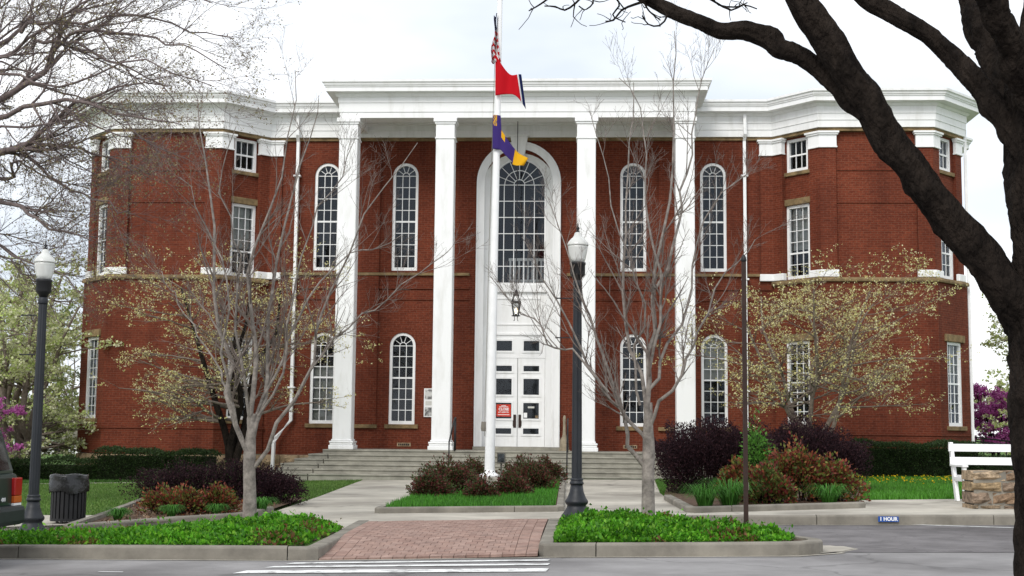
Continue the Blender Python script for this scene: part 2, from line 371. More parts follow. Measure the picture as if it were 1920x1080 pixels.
def tubes_mesh(name, groups, mat, parent=None, smooth=True):
    """groups: list of (P, R, sides) -> one mesh"""
    Vs, Fs = [], []; k = 0
    for P, R, sd in groups:
        m, n, _ = P.shape
        T = np.empty_like(P); T[:, 1:-1] = P[:, 2:]-P[:, :-2]; T[:, 0] = P[:, 1]-P[:, 0]; T[:, -1] = P[:, -1]-P[:, -2]; T = unit(T)
        ref = np.array([.31, .52, .21]); A = unit(np.cross(T, ref)); B = np.cross(T, A)
        an = np.arange(sd)*2*PI/sd
        ring = P[:, :, None, :]+R[:, :, None, None]*(A[:, :, None, :]*np.cos(an)[None, None, :, None]+B[:, :, None, :]*np.sin(an)[None, None, :, None])
        Vs.append(ring.reshape(-1, 3))
        idx = k+np.arange(m*n*sd).reshape(m, n, sd); nx = np.roll(idx, -1, axis=2)
        Fs.append(np.stack([idx[:, :-1], nx[:, :-1], nx[:, 1:], idx[:, 1:]], axis=-1).reshape(-1, 4)); k += m*n*sd
    V = np.concatenate(Vs); F = np.concatenate(Fs); N = len(F)
    me = bpy.data.meshes.new(name)
    me.vertices.add(len(V)); me.vertices.foreach_set('co', V.reshape(-1).astype(np.float32))
    me.loops.add(N*4); me.loops.foreach_set('vertex_index', F.reshape(-1).astype(np.int32))
    me.polygons.add(N); me.polygons.foreach_set('loop_start', np.arange(0, N*4, 4, dtype=np.int32)); me.polygons.foreach_set('loop_total', np.full(N, 4, dtype=np.int32))
    me.update(calc_edges=True); me.validate()
    if smooth: me.polygons.foreach_set('use_smooth', [True]*N)
    return link(name, me, mat, parent)

# ================================================================== GROUND
def g(x, y=0): return .015 + .013*x
RD = -.135
def sheet(name, poly, dz, mat, parent=None, kind=None):
    me = bpy.data.meshes.new(name)
    me.from_pydata([(x, y, g(x)+dz) for x, y in poly], [], [tuple(range(len(poly)))]); me.update()
    if me.polygons[0].normal.z < 0: me.flip_normals()
    o = link(name, me, mat, parent)
    if kind: o['kind'] = kind
    return o
ISLAND_R = [(1.62,-25.62),(4.1,-25.42),(4.42,-25.25),(4.6,-24.95),(4.5,-24.5),(3.75,-22.9),(2.75,-21.25),(2.35,-20.95),(1.62,-21.35)]
sheet('lawn', [(-160,-25.95),(-1.05,-25.95),(-1.05,-21.4),(1.62,-21.2),(2.35,-20.9),(2.75,-20.55),(3.7,-20.3),(160,-20.3),(160,300),(-160,300)], -.012, 'lawn', kind='structure')
road = sheet('road', [(-160,-60),(160,-60),(160,-15),(-160,-15)], RD, 'asphalt', kind='structure')
sheet('parking_bay', [(2.5,-20.4),(2.6,-21.2),(4.7,-24.6),(5.0,-25.18),(160,-25.12),(160,-20.4)], RD+.004, 'asphalt_old', kind='structure')
sheet('soil_island', ISLAND_R, -.01, 'soil', kind='structure')
sheet('soil_bed', [(-1.15,-25.9),(-1.15,-23.3),(-2.45,-21.5),(-4.2,-23.2),(-5.4,-24.5),(-9,-24.6),(-9,-25.9)], -.004, 'soil', kind='structure')
for i, (x0, x1, y0, y1, yb0, yb1) in enumerate([(-1.13,1.62,-26.72,-26.3,-26.58,-26.16),(-1.26,1.63,-27.12,-26.78,-26.97,-26.6),(-1.44,1.63,-27.7,-27.46,-27.42,-27.12)]):
    sheet('crosswalk_stripe', [(x0-.02,y0),(x1,y1),(x1+.02,yb1),(x0+.05,yb0)], RD+.008, 'paint', road)
sheet('parking_line', [(6.95,-20.42),(14,-24.2),(14,-24.3),(6.85,-20.47)], RD+.010, 'paint', road)
sheet('paint_dash', [(-2.86,-27.55),(-2.6,-27.57),(-2.6,-27.61),(-2.86,-27.59)], RD+.008, 'paint', road)
# concrete
sheet('walk', [(-2.95,-21.4),(-1.05,-23.5),(-1.0,-22.0),(1.62,-21.25),(2.35,-20.95),(2.75,-20.6),(3.68,-20.36),(3.75,-19.6),(1.62,-19.1),(-1.2,-19.7),(-2.95,-19.7)], .004, 'concrete', kind='structure')
WALK_L = sheet('walk', [(-2.95,-19.7),(-1.2,-19.7),(-1.3,-13.5),(-1.38,-4.2),(-4.02,-4.2),(-3.3,-13.9)], .006, 'concrete', kind='structure')
WALK_R = sheet('walk', [(1.6,-19.15),(3.72,-19.55),(3.6,-17.3),(3.62,-12.5),(3.95,-4.2),(1.42,-4.2),(1.5,-12)], .006, 'concrete', kind='structure')
sheet('pavement', [(3.68,-20.36),(160,-20.36),(160,-15.1),(9,-15.2),(7.1,-15.6),(6.6,-18.2),(3.73,-19.62)], .002, 'concrete', kind='structure')
sheet('pavement', [(-160,-24.6),(-9,-24.6),(-5.4,-24.5),(-4.2,-23.2),(-2.45,-21.5),(-2.95,-21.25),(-3.95,-22.5),(-4.55,-23.8),(-5.1,-21.2),(-5.35,-20.2),(-160,-20.0)], 0.0, 'concrete', kind='structure')
sheet('path', [(-30,-8.3),(-12.6,-7.2),(-10.2,-6.1),(-7.0,-5.4),(-7.0,-4.7),(-10.2,-5.3),(-12.6,-6.3),(-30,-7.3)], -.004, 'concrete', kind='structure')
# grooves in the concrete walk
for i, yj in enumerate([-17.8,-15.6,-13.2,-10.6,-8.0,-5.9]):
    sheet('walk_joint', [(-3.0+.03*(yj+19)*-1,yj),(-1.3,yj),(-1.3,yj+.03),(-3.0+.03*(yj+19)*-1,yj+.03)], .009, 'curb', WALK_L)
    sheet('walk_joint', [(1.58,yj),(3.6,yj),(3.6,yj+.03),(1.58,yj+.03)], .009, 'curb', WALK_R)
# planters
sheet('soil_bed', [(-4.5,-23.7),(-2.98,-21.25),(-2.98,-19.6),(-3.25,-15.5),(-6.2,-16.4),(-5.1,-21.2)], .05, 'soil', kind='structure')
sheet('soil_bed', [(3.72,-19.55),(6.55,-18.2),(7.15,-15.6),(8.6,-9.2),(4.0,-9.2),(3.62,-14),(3.62,-17)], .05, 'soil', kind='structure')
sheet('soil_bed', [(-1.2,-19.7),(1.58,-19.2),(1.45,-5.2),(-1.36,-5.2)], .06, 'soil', kind='structure')

def curb_run(name, line, seg, w, top, bot, mat='curb', gap=.012, nose=.025, group=None):
    """kerb stones laid along a plan polyline (outer face on the right of the walking direction)"""
    root = empty(name); root['kind'] = 'structure'
    P = np.array(line, dtype=float); d = np.r_[0, np.cumsum(np.linalg.norm(np.diff(P, axis=0), axis=1))]
    cuts = [0.0]
    while cuts[-1] < d[-1]-.01:
        nx = cuts[-1]+seg*random.uniform(.85, 1.15)
        cuts.append(d[-1] if d[-1]-nx < seg*.35 else nx)
    def at(s): return (float(np.interp(s, d, P[:, 0])), float(np.interp(s, d, P[:, 1])))
    full = offset_line(line, -w); F = np.array(full)
    nz = offset_line(line, -nose); Z = np.array(nz)
    def at2(A, s): return (float(np.interp(s, d, A[:, 0])), float(np.interp(s, d, A[:, 1])))
    for a, b in zip(cuts[:-1], cuts[1:]):
        ss = [a+gap/2]+[q for q in d if a+.02 < q < b-.02]+[b-gap/2]
        mb = MB(); dz = random.uniform(-.004, .004)
        vs = []
        for s in ss:
            o, n2, i = at(s), at2(Z, s), at2(F, s)
            vs += [(o[0], o[1], g(o[0])+bot), (o[0], o[1], g(o[0])+top-nose+dz), (o[0]*.7+n2[0]*.3, o[1]*.7+n2[1]*.3, g(o[0])+top-nose*.35+dz), (n2[0], n2[1], g(n2[0])+top+dz), (i[0], i[1], g(i[0])+top+dz), (i[0], i[1], g(i[0])+bot)]
        m = 6; fs = []
        for k in range(len(ss)-1):
            for j in range(m): a_ = k*m+j; b_ = k*m+(j+1) % m; fs.append((a_, b_, b_+m, a_+m))
        fs.append(tuple(range(m))); fs.append(tuple(range((len(ss)-1)*m, len(ss)*m))[::-1])
        mb.add(vs, fs); mb.build('kerb_stone', mat, root)
    return root
def arc(cx, cy, r, a0, a1, n=6): return [(cx+r*math.cos(math.radians(a0+(a1-a0)*i/n)), cy+r*math.sin(math.radians(a0+(a1-a0)*i/n))) for i in range(n+1)]
# front kerb, left, turning in beside the brick ramp
curb_run('front_kerb', [(-14,-26.0),(-6,-26.05),(-2.7,-26.2),(-1.02,-26.28),(-.9,-26.22),(-.88,-26.0),(-.93,-24.4),(-1.02,-22.6),(-1.06,-21.6)], 3.1, .16, .012, RD-.06)
# right island, all round
curb_run('island_kerb', [(1.5,-21.3),(1.5,-25.7),(1.56,-25.82),(1.7,-25.86),(3.4,-25.74),(4.1,-25.66)]+arc(4.2,-25.08,.57,-85,35,7)+[(3.95,-22.85),(2.9,-21.1),(2.5,-20.8)], 2.6, .16, .015, RD-.06)
curb_run('far_kerb', [(2.5,-20.75),(2.95,-20.62),(3.7,-20.5),(6.2,-20.48),(9,-20.5),(40,-20.5)], 3.0, .15, .012, RD-.06)
curb_run('planter_kerb', [(-6.1,-16.6),(-5.15,-21.2),(-4.72,-23.75),(-4.55,-23.9),(-3.93,-22.72),(-2.99,-21.4),(-2.9,-21.1),(-2.92,-19.6)], 2.3, .13, .10, -.05)
curb_run('bed_kerb', [(-1.28,-19.2),(-1.28,-19.75),(-1.2,-19.84),(1.6,-19.36),(1.7,-19.2),(1.55,-5.1)], 2.6, .12, .10, -.05)
curb_run('planter_kerb', [(3.52,-15.5),(3.56,-17.3),(3.62,-19.55),(3.74,-19.72),(6.55,-18.36),(6.7,-18.2)], 2.5, .13, .10, -.05)
# concrete gutter edge and apron
sheet('gutter', [(-14,-26.02),(-6,-26.07),(-2.7,-26.22),(-.95,-26.3),(-.95,-26.36),(-2.7,-26.28),(-6,-26.12),(-14,-26.07)], RD+.006, 'concrete', road)
sheet('gutter', [(-.95,-26.3),(1.55,-25.9),(1.55,-25.96),(-.95,-26.36)], RD+.007, 'concrete', road)
sheet('gutter', [(1.55,-25.86),(4.2,-25.66),(4.9,-25.3),(5.25,-24.75),(5.15,-24.35),(4.7,-24.3),(4.85,-24.9),(5.0,-25.3),(4.4,-25.74),(1.55,-25.93)], RD+.006, 'concrete', road)
sheet('gutter_apron', [(4.55,-25.5),(5.0,-25.1),(5.22,-24.72),(5.0,-24.3),(4.6,-24.3)], RD+.011, 'concrete', road)
sheet('gutter', [(3.7,-20.5),(40,-20.5),(40,-20.56),(3.7,-20.56)], RD+.008, 'concrete', road)

# ---- brick ramp: pavers laid one by one
def ramp_z(y):
    s = np.interp(y, [-26.3,-25.6,-24.6,-23.8,-22.8,-21.2], [RD+.012,-.075,.0,.018,.018,.012]); return float(s)
PAVER = [M('brick_paver_%d' % i, c, rough=.9, var=.3, scale=7, bump=.3, bscale=60) for i, c in enumerate([(.34,.225,.185),(.31,.20,.165),(.36,.245,.205),(.32,.215,.18)])]
ramp = sheet('brick_ramp', [(-.9,-26.26),(1.5,-25.85),(1.5,-21.25),(-1.02,-21.9)], RD+.003, 'soil', kind='structure')
mb = MB()
ys = np.linspace(0, 1, 21)
def ramp_pt(u, v):       # u across 0..1, v away from the street 0..1
    xl = -.89+(-1.03+.89)*v; xr = 1.495; x = xl+(xr-xl)*u
    y0 = -26.24+.40*u; y1 = -21.95+.68*u; y = y0+(y1-y0)*v
    return x, y
BED = MB(); n_v = 28; GU, GV = .0013, .0004
vs = []; fs = []
for j in range(n_v+1):
    for i in range(9):
        x, y = ramp_pt(i/8, j/n_v); vs.append((x, y, g(x)+ramp_z(y)-.006))
for j in range(n_v):
    for i in range(8): a = j*9+i; fs.append((a, a+1, a+10, a+9))
BED.add(vs, fs).build('joint_sand', 'soil', ramp)
FAR = [MB() for _ in PAVER]
def paver(u0, u1, v0, v1, far):
    q = [ramp_pt(u0+GU, v0+GV), ramp_pt(u1-GU, v0+GV), ramp_pt(u1-GU, v1-GV), ramp_pt(u0+GU, v1-GV)]
    dz = random.uniform(-.002, .002); k = random.randrange(len(PAVER))
    mb = FAR[k] if far else MB(); mb.add([(x, y, g(x)+ramp_z(y)+dz-.03) for x, y in q]+[(x, y, g(x)+ramp_z(y)+dz) for x, y in q], [(4,5,6,7),(0,1,5,4),(1,2,6,5),(2,3,7,6),(3,0,4,7)])
    if not far: mb.build('paver', PAVER[k], ramp)
for j in range(n_v):
    v0, v1 = j/n_v, (j+1)/n_v; far = j >= 16
    for a, b in ((0,.055),(.055,.11),(.89,.945),(.945,1)): paver(a, b, v0, v1, far)
    n = 14; wd = .78/n; st = (0 if j % 2 == 0 else .5)
    edges = [.11+wd*(i+st) for i in range(-1, n+1)]
    edges = [.11]+[e for e in edges if .11+wd*.3 < e < .89-wd*.3]+[.89]
    for a, b in zip(edges[:-1], edges[1:]): paver(a, b, v0, v1, far)
for k, mb in enumerate(FAR): mb.build('far_pavers', PAVER[k], ramp)['kind'] = 'stuff'

# ================================================================== COURTHOUSE
HOUSE = empty('courthouse'); tag(HOUSE, 'red brick courthouse with white cornice, angled end bays and four white columns', 'building')
PLAN = [(-14.7,14),(-14.7,5.2),(-13.55,4.0),(-13.55,0),(-12.36,-1.3),(-9.03,-1.3),(-7.85,0),(7.85,0),(9.03,-1.3),(12.36,-1.3),(13.55,0),(13.55,4.0),(14.7,5.2),(14.7,14)]
Z_BASE, Z_COURSE, Z_TOP = .58, 5.83, 10.36

def ring(outer, inner, y0, y1, mb=None):
    mb = mb or MB(); n = len(outer)
    mb.add([(x, y0, z) for x, z in outer]+[(x, y0, z) for x, z in inner]+[(x, y1, z) for x, z in outer]+[(x, y1, z) for x, z in inner],
           [(i, (i+1) % n, n+(i+1) % n, n+i) for i in range(n)]+[(2*n+i, 3*n+i, 3*n+(i+1) % n, 2*n+(i+1) % n) for i in range(n)]
           +[(i, 2*n+i, 2*n+(i+1) % n, (i+1) % n) for i in range(n)]+[(n+i, n+(i+1) % n, 3*n+(i+1) % n, 3*n+i) for i in range(n)])
    return mb
_pane_cache = {}
def pane_quad(wd, ht):
    k = (round(wd, 3), round(ht, 3))
    if k not in _pane_cache:
        me = bpy.data.meshes.new('pane'); me.from_pydata([(-wd/2,0,-ht/2),(wd/2,0,-ht/2),(wd/2,0,ht/2),(-wd/2,0,ht/2)], [], [(0,1,2,3)]); me.update(); _pane_cache[k] = me
    return _pane_cache[k]
def window(loc, ang, w, z0, z1, cols, rows, arch=False, blind=None, sill=None, lintel=None, case=.085, rail=None):
    """sash window set in the wall at loc (plan), facing the angle's -y; blind = (z from, z to)"""
    t = case
    o_ = arc_outline(w, z0, z1) if arch else rect_outline(w, z0, z1)
    i_ = arc_outline(w-2*t, z0+t*1.2, z1-t) if arch else rect_outline(w-2*t, z0+t*1.2, z1-t)
    root = ring(o_, i_, .03, .17).build('window', 'white', HOUSE, loc=(loc[0], loc[1], 0), rz=ang)
    iw = w-2*t; a0, a1 = z0+t*1.2, z1-t; r = iw/2; zs = a1-r if arch else a1
    mb = MB(); b = .0105
    cw = iw/cols; rh = (zs-a0)/rows
    for c in range(1, cols): mb.box(-iw/2+c*cw-b, -iw/2+c*cw+b, .085, .125, a0, zs)
    rl = rail if rail is not None else rows//2
    for k in range(1, rows+(1 if arch else 0)):
        bb = .026 if k == rl else b; mb.box(-iw/2, iw/2, .08 if k == rl else .087, .127, a0+k*rh-bb, a0+k*rh+bb)
    if arch:
        ri = iw/6; N = 10
        ring_o = [((ri+b)*math.cos(PI*i/N), zs+(ri+b)*math.sin(PI*i/N)) for i in range(N+1)]; ring_i = [((ri-b)*math.cos(PI*i/N), zs+(ri-b)*math.sin(PI*i/N)) for i in range(N+1)]
        mb.prism_y(ring_o+ring_i[::-1], .086, .126)
        for k in range(1, 5):
            a = PI*k/5; ca, sa = math.cos(a), math.sin(a)
            p = [(ri*ca+b*.8*sa, zs+ri*sa-b*.8*ca), (r*ca+b*.8*sa, zs+r*sa-b*.8*ca), (r*ca-b*.8*sa, zs+r*sa+b*.8*ca), (ri*ca-b*.8*sa, zs+ri*sa+b*.8*ca)]
            mb.prism_y(p, .088, .124)
    mb.build('muntin', 'white', root)
    for c in range(cols):
        for k in range(rows):
            link('pane', pane_quad(cw, rh), 'glass', root, (-iw/2+(c+.5)*cw, .106, a0+(k+.5)*rh)).rotation_euler = (random.uniform(-.012, .012), 0, random.uniform(-.012, .012))
    if arch:
        key = ('fan', round(r, 3))
        if key not in _pane_cache:
            lst = []
            for k in range(5):
                aa = [PI*(k+q/3)/5 for q in range(4)]
                pts = [(r*math.cos(a), r*math.sin(a)) for a in aa]+[(r/3*math.cos(a), r/3*math.sin(a)) for a in aa[::-1]]
                me = bpy.data.meshes.new('pane'); me.from_pydata([(x, 0, z) for x, z in pts], [], [tuple(range(len(pts)))]); me.update(); lst.append(me)
            pts = [(r/3*math.cos(PI*i/6), r/3*math.sin(PI*i/6)) for i in range(7)]
            me = bpy.data.meshes.new('pane'); me.from_pydata([(x, 0, z) for x, z in pts], [], [tuple(range(7))]); me.update(); lst.append(me)
            _pane_cache[key] = lst
        for me in _pane_cache[key]: link('pane', me, 'glass', root, (0, .106, zs))
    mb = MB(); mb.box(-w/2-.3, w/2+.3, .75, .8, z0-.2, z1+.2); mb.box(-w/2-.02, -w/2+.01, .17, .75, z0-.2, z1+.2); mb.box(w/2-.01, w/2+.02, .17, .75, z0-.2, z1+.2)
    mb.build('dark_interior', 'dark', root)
    if blind:
        mb = MB(); z = blind[0]
        while z < blind[1]:
            q = r if not (arch and z > zs) else math.sqrt(max(.01, r*r-(z-zs)**2))
            mb.add([(-q, .2, z), (q, .2, z), (q, .225, z+.05), (-q, .225, z+.05)], [(0, 1, 2, 3)]); z += .045
        bo = mb.build('blind', 'blind', root); bo['kind'] = 'stuff'
    if sill: MB().box(-w/2-.12, w/2+.12, -.07, .03, z0-sill, z0-.002).build('sill', 'stone', root, bevel=.015)
    if lintel: MB().box(-w/2-.14, w/2+.14, -.06, .03, z1+.002, z1+lintel).build('lintel', 'stone', root, bevel=.015)
    return root

# --- recess wall with eight round-headed openings and the portal
WXS = [-6.0, -3.54, 3.54, 6.0]; WW = .80; UZ = (6.27, 9.66); LZ = (1.53, 4.34)
holes = []
for x in WXS:
    for z in (UZ, LZ): holes.append([(7.85+x+a, b) for a, b in arc_outline(WW, *z)])
holes.append([(7.85+a, b) for a, b in arc_outline(2.3, .779, 10.0, 18)])
wall('wall', (-7.85, 0), (7.85, 0), .57, Z_TOP, holes, 'brick', HOUSE)
for x in WXS:
    window((x, 0), 0, WW, UZ[0], UZ[1], 3, 8, arch=True)
    window((x, 0), 0, WW, LZ[0], LZ[1], 3, 7, arch=True, blind={-6.0: (1.6, 3.3), 6.0: (3.0, 4.3)}.get(x), sill=.13, rail=4)
    # radiating brick arch over each round head, proud of the wall
    for z in (UZ[1], LZ[1]):
        zc = z-WW/2; mb = MB(); N = 22
        for i in range(N):
            a = PI*(i+.06)/N; b = PI*(i+.94)/N; r0, r1 = WW/2+.01, WW/2+.22
            mb.prism_y([(x+r0*math.cos(a), zc+r0*math.sin(a)), (x+r1*math.cos(a), zc+r1*math.sin(a)), (x+r1*math.cos(b), zc+r1*math.sin(b)), (x+r0*math.cos(b), zc+r0*math.sin(b))], -.006, .02)
        o = mb.build('brick_arch', 'brick', HOUSE, uv=True); o['kind'] = 'stuff'
# pilaster strips behind the outer columns
for s in (-1, 1):
    x0, x1 = sorted((s*4.32, s*5.25))
    MB().box(x0, x1, -.07, .02, 1.52, 6.1).build('pilaster', 'brick', HOUSE, uv=True)
    MB().box(x0, x1, -.07, .02, 6.21, 10.2).build('pilaster', 'brick', HOUSE, uv=True)
    MB().box(x0-.03, x1+.03, -.1, .02, 1.40, 1.517).build('pilaster_base', 'stone', HOUSE, bevel=.012)
    a, b = sorted((s*1.5, s*7.7))
    MB().box(a, b, -.09, .02, 6.11, 6.2).build('sill_course', 'stone', HOUSE, bevel=.012)
    for (z0, z1, d) in ((5.70, 5.77, .05), (5.36, 5.43, .035)):
        for (q0, q1) in ((1.5, 4.3), (5.27, 7.75)):
            aa, bb = sorted((s*q0, s*q1)); MB().box(aa, bb, -d, .02, z0, z1).build('brick_course', 'brick', HOUSE, uv=True)
    # air vents
    vt = MB().box(s*3.45-.21, s*3.45+.21, -.02, .01, .86, .97).build('vent', 'stone_pale', HOUSE)
    for k in range(6): MB().box(s*3.45-.17+k*.06, s*3.45-.13+k*.06, -.03, -.021, .885, .945).build('vent_slot', 'dark', vt)

# --- end bays: lower storey, course, upper panels, pilasters
LOW = offset_line(PLAN, .07); UP = offset_line(PLAN, -.10)
def facet(i, off): return off[i], off[i+1]
RWIN = .88
for i in range(len(PLAN)-1):
    if i == 6: continue
    front = 3 <= i <= 9
    p0, p1 = facet(i, LOW); Lg = math.dist(p0, p1); ang = math.atan2(p1[1]-p0[1], p1[0]-p0[0])
    hw = i in (3, 5, 7, 9)
    h = [[(Lg/2+a, b) for a, b in rect_outline(RWIN, 1.62, 4.10)]] if hw else []
    wall('wall', p0, p1, Z_BASE, Z_COURSE, h, 'brick', HOUSE)
    if hw:
        mid = ((p0[0]+p1[0])/2, (p0[1]+p1[1])/2)
        window(mid, ang, RWIN, 1.62, 4.10, 3, 8, blind=(2.9, 4.0) if i == 9 else None, sill=.13, lintel=.22, rail=4)
    q0, q1 = facet(i, UP); Lu = math.dist(q0, q1)
    h = [[(Lu/2+a, b) for a, b in rect_outline(RWIN, 6.0, 8.25)], [(Lu/2+a, b) for a, b in rect_outline(.82, 9.28, 10.30)]] if hw else []
    wall('wall', q0, q1, Z_COURSE-.1, Z_TOP, h, 'brick', HOUSE)
    if hw:
        mid = ((q0[0]+q1[0])/2, (q0[1]+q1[1])/2)
        window(mid, ang, RWIN, 6.0, 8.25, 3, 6, blind=(6.9, 8.2) if i in (5, 7) else None, lintel=.2, rail=2)
        window(mid, ang, .82, 9.28, 10.30, 3, 2, sill=.12, rail=1)
    if i in (4, 8):     # corbelled courses on the front panels
        for z, d in ((9.22, .03), (8.24, .03)):
            nx, ny = math.sin(ang), -math.cos(ang)
            MB().box(.3, Lu-.3, -d, .02, z-.04, z+.03).build('brick_course', 'brick', HOUSE, uv=True, loc=(q0[0], q0[1], 0), rz=ang)
# lower belt just above the base on the wings
for rng_ in ((3, 7), (7, 11)):
    seg = PLAN[rng_[0]:rng_[1]]
    MB().sweep(seg, [(.06, 1.33), (.10, 1.33), (.10, 1.40), (.06, 1.40)]).build('brick_course', 'brick', HOUSE, uv=True)
    MB().sweep(seg, [(.03, Z_COURSE-.01), (.15, Z_COURSE), (.16, Z_COURSE+.05), (.13, Z_COURSE+.12), (-.12, Z_COURSE+.14), (-.12, Z_COURSE-.01)]).build('stone_course', 'stone', HOUSE)
def wrap(i, la, lb, o, inn):
    """plan outline hugging corner i of the plan"""
    P, A, B = PLAN[i], PLAN[i-1], PLAN[i+1]
    def tow(P, Q, l): d = math.dist(P, Q); return (P[0]+(Q[0]-P[0])*l/d, P[1]+(Q[1]-P[1])*l/d)
    ln = [tow(P, A, la), P, tow(P, B, lb)]
    return offset_line(ln, o)+offset_line(ln, -inn)[::-1]
for i in range(3, 11):
    la, lb = {3: (.5, .36), 4: (.38, .48), 5: (.48, .38), 6: (.38, .42), 7: (.42, .38), 8: (.38, .48), 9: (.48, .38), 10: (.36, .5)}[i]
    pd = .06 if i in (6, 7) else 0.0
    MB().prism(wrap(i, la, lb, pd, .2), 5.97, 10.34).build('pilaster', 'brick', HOUSE, uv=True)
    MB().prism(wrap(i, la+.04, lb+.04, .05+pd, .06), 5.972, 6.19).build('pilaster_base', 'white', HOUSE, bevel=.02)
    cp = MB().prism(wrap(i, la+.02, lb+.02, .04+pd, .06), 9.90, 10.24).build('capital', 'white', HOUSE)
    MB().prism(wrap(i, la+.06, lb+.06, .085+pd, .06), 10.242, 10.29).build('capital_mould', 'white', cp)
    MB().prism(wrap(i, la+.09, lb+.09, .12+pd, .06), 10.292, 10.348).build('capital_mould', 'white', cp)
    MB().prism(wrap(i, la+.04, lb+.04, .055+pd, .06), 9.86, 9.898).build('capital_mould', 'white', cp)
# stone band, frieze boards and cornice follow the plan
MB().sweep(PLAN, [(.07, 10.352), (.07, 10.45), (-.25, 10.45), (-.25, 10.352)]).build('stone_band', 'stone', HOUSE)
fr = MB().sweep(PLAN, [(.13, 10.452), (.13, 10.66), (.155, 10.665), (.155, 10.86), (.18, 10.865), (.18, 11.16), (-.3, 11.16), (-.3, 10.452)]).build('frieze', 'white', HOUSE)
MB().sweep(PLAN, [(.181, 11.08), (.22, 11.08), (.28, 11.158), (.181, 11.158)]).build('bed_mould', 'white', fr)
co = MB().sweep(PLAN, [(-.3, 11.162), (.54, 11.162), (.54, 11.30), (.57, 11.305), (.57, 11.325), (.60, 11.35), (.615, 11.40), (.66, 11.43), (.665, 11.50), (-.3, 11.53)]).build('cornice', 'white', HOUSE)
MB().prism([(x*.985, y+.2) for x, y in PLAN], 11.40, 11.49).build('roof', 'curb', HOUSE)
# stone foundation, laid block by block where it shows
fnd = MB().sweep(PLAN, [(.04, -.6), (.04, .57), (-.3, .57), (-.3, -.6)]).build('foundation', 'curb', HOUSE)
PIER = [M('pier_stone_%d' % i, c, rough=.95, var=.6, scale=9, bump=1, bscale=22, bdist=.05) for i, c in enumerate([(.40,.29,.17),(.34,.23,.15),(.44,.33,.22),(.30,.22,.16)])]
protos = []
for k in range(9):
    mb = MB(); n = 5; vs = []
    mb.box(-.5, .5, -.5, .5, -.5, .5); me = mb.mesh('stone')
    import bmesh
    bm = bmesh.new(); bm.from_mesh(me); bmesh.ops.subdivide_edges(bm, edges=bm.edges[:], cuts=2, use_grid_fill=True)
    for v in bm.verts:
        if abs(abs(v.co.x)-.5) < .01 or abs(abs(v.co.z)-.5) < .01:
            if v.co.y < -.4: v.co.y += .22 if k < 5 else .085
        if v.co.y < -.2: v.co.y += random.uniform(-.14, .14)*(1 if k < 5 else .5)
        v.co.x += random.uniform(-.012, .012); v.co.z += random.uniform(-.02, .02)
    bm.to_mesh(me); bm.free(); me.materials.append(MAT['stone_pale'] if k < 5 else PIER[k-5]); protos.append(me)
def stones_along(p0, p1, z0, rows, wrange, depth, parent, proud):
    Lg = math.dist(p0, p1); ang = math.atan2(p1[1]-p0[1], p1[0]-p0[0]); z = z0
    for r in rows:
        s = 0.0
        while s < Lg-.08:
            wd = min(random.uniform(*wrange), Lg-s)
            if Lg-s-wd < .18: wd = Lg-s
            o = link('stone', random.choice(protos[:5]), None, parent, (p0[0]+math.cos(ang)*(s+wd/2)-math.sin(ang)*(-proud), p0[1]+math.sin(ang)*(s+wd/2)+math.cos(ang)*(-proud), z+r/2), ang)
            o.scale = (wd-.015, depth, r-.015); s += wd
        z += r
FO = offset_line(PLAN, .02)
for i in (3, 4, 5, 7, 8, 9): stones_along(FO[i], FO[i+1], -.12, (.36, .32), (.5, .95), .16, fnd, .03)
stones_along(FO[6], (-5.6, FO[6][1]), -.12, (.36, .33), (.5, .95), .16, fnd, .05)
stones_along((5.6, FO[7][1]), FO[7], -.12, (.36, .33), (.5, .95), .16, fnd, .05)

# --- portico
def column(x):
    h = .275; y = -2.03
    sh = MB().box(x-h, x+h, y-h, y+h, 1.06, 9.93).build('column', 'white', HOUSE, bevel=.03)
    bs = MB()
    for z0, z1, q in ((.779, .90, .365), (.902, .96, .335), (.962, 1.02, .35), (1.022, 1.075, .30)): bs.box(x-q, x+q, y-q, y+q, z0, z1)
    bs.build('base', 'white', sh, bevel=.02)
    cp = MB()
    for z0, z1, q in ((9.92, 9.965, .305), (9.967, 10.36, .278), (10.362, 10.42, .31), (10.422, 10.55, .345)): cp.box(x-q, x+q, y-q, y+q, z0, z1)
    cp.build('capital', 'white', sh, bevel=.012)
for x in (-4.965, -2.085, 2.085, 4.965): column(x)
POR = [(-5.24, -.2), (-5.24, -2.31), (5.24, -2.31), (5.24, -.2)]
ent = MB().sweep(POR, [(0, 10.552), (0, 10.72), (.025, 10.725), (.025, 11.0), (.05, 11.005), (.05, 11.27), (-.5, 11.27), (-.5, 10.552)]).build('entablature', 'white', HOUSE)
MB().sweep(POR, [(.051, 11.17), (.09, 11.17), (.15, 11.268), (.051, 11.268)]).build('bed_mould', 'white', ent)
MB().sweep([(-5.24, .3), (-5.24, -2.31), (5.24, -2.31), (5.24, .3)], [(-.5, 11.272), (.36, 11.272), (.36, 11.40), (.39, 11.405), (.39, 11.43), (.42, 11.45), (.435, 11.50), (.475, 11.53), (.48, 11.60), (-.5, 11.63)]).build('portico_cornice', 'white', HOUSE)
MB().box(-5.0, 5.0, -2.05, .2, 11.52, 11.61).build('portico_roof', 'curb', HOUSE)
MB().box(-4.76, 4.76, -1.84, -.02, 10.80, 10.86).build('porch_ceiling', 'white', HOUSE)
for y in (-1.2, -.6): MB().box(-4.76, 4.76, y-.03, y+.03, 10.76, 10.80).build('ceiling_batten', 'white', HOUSE)

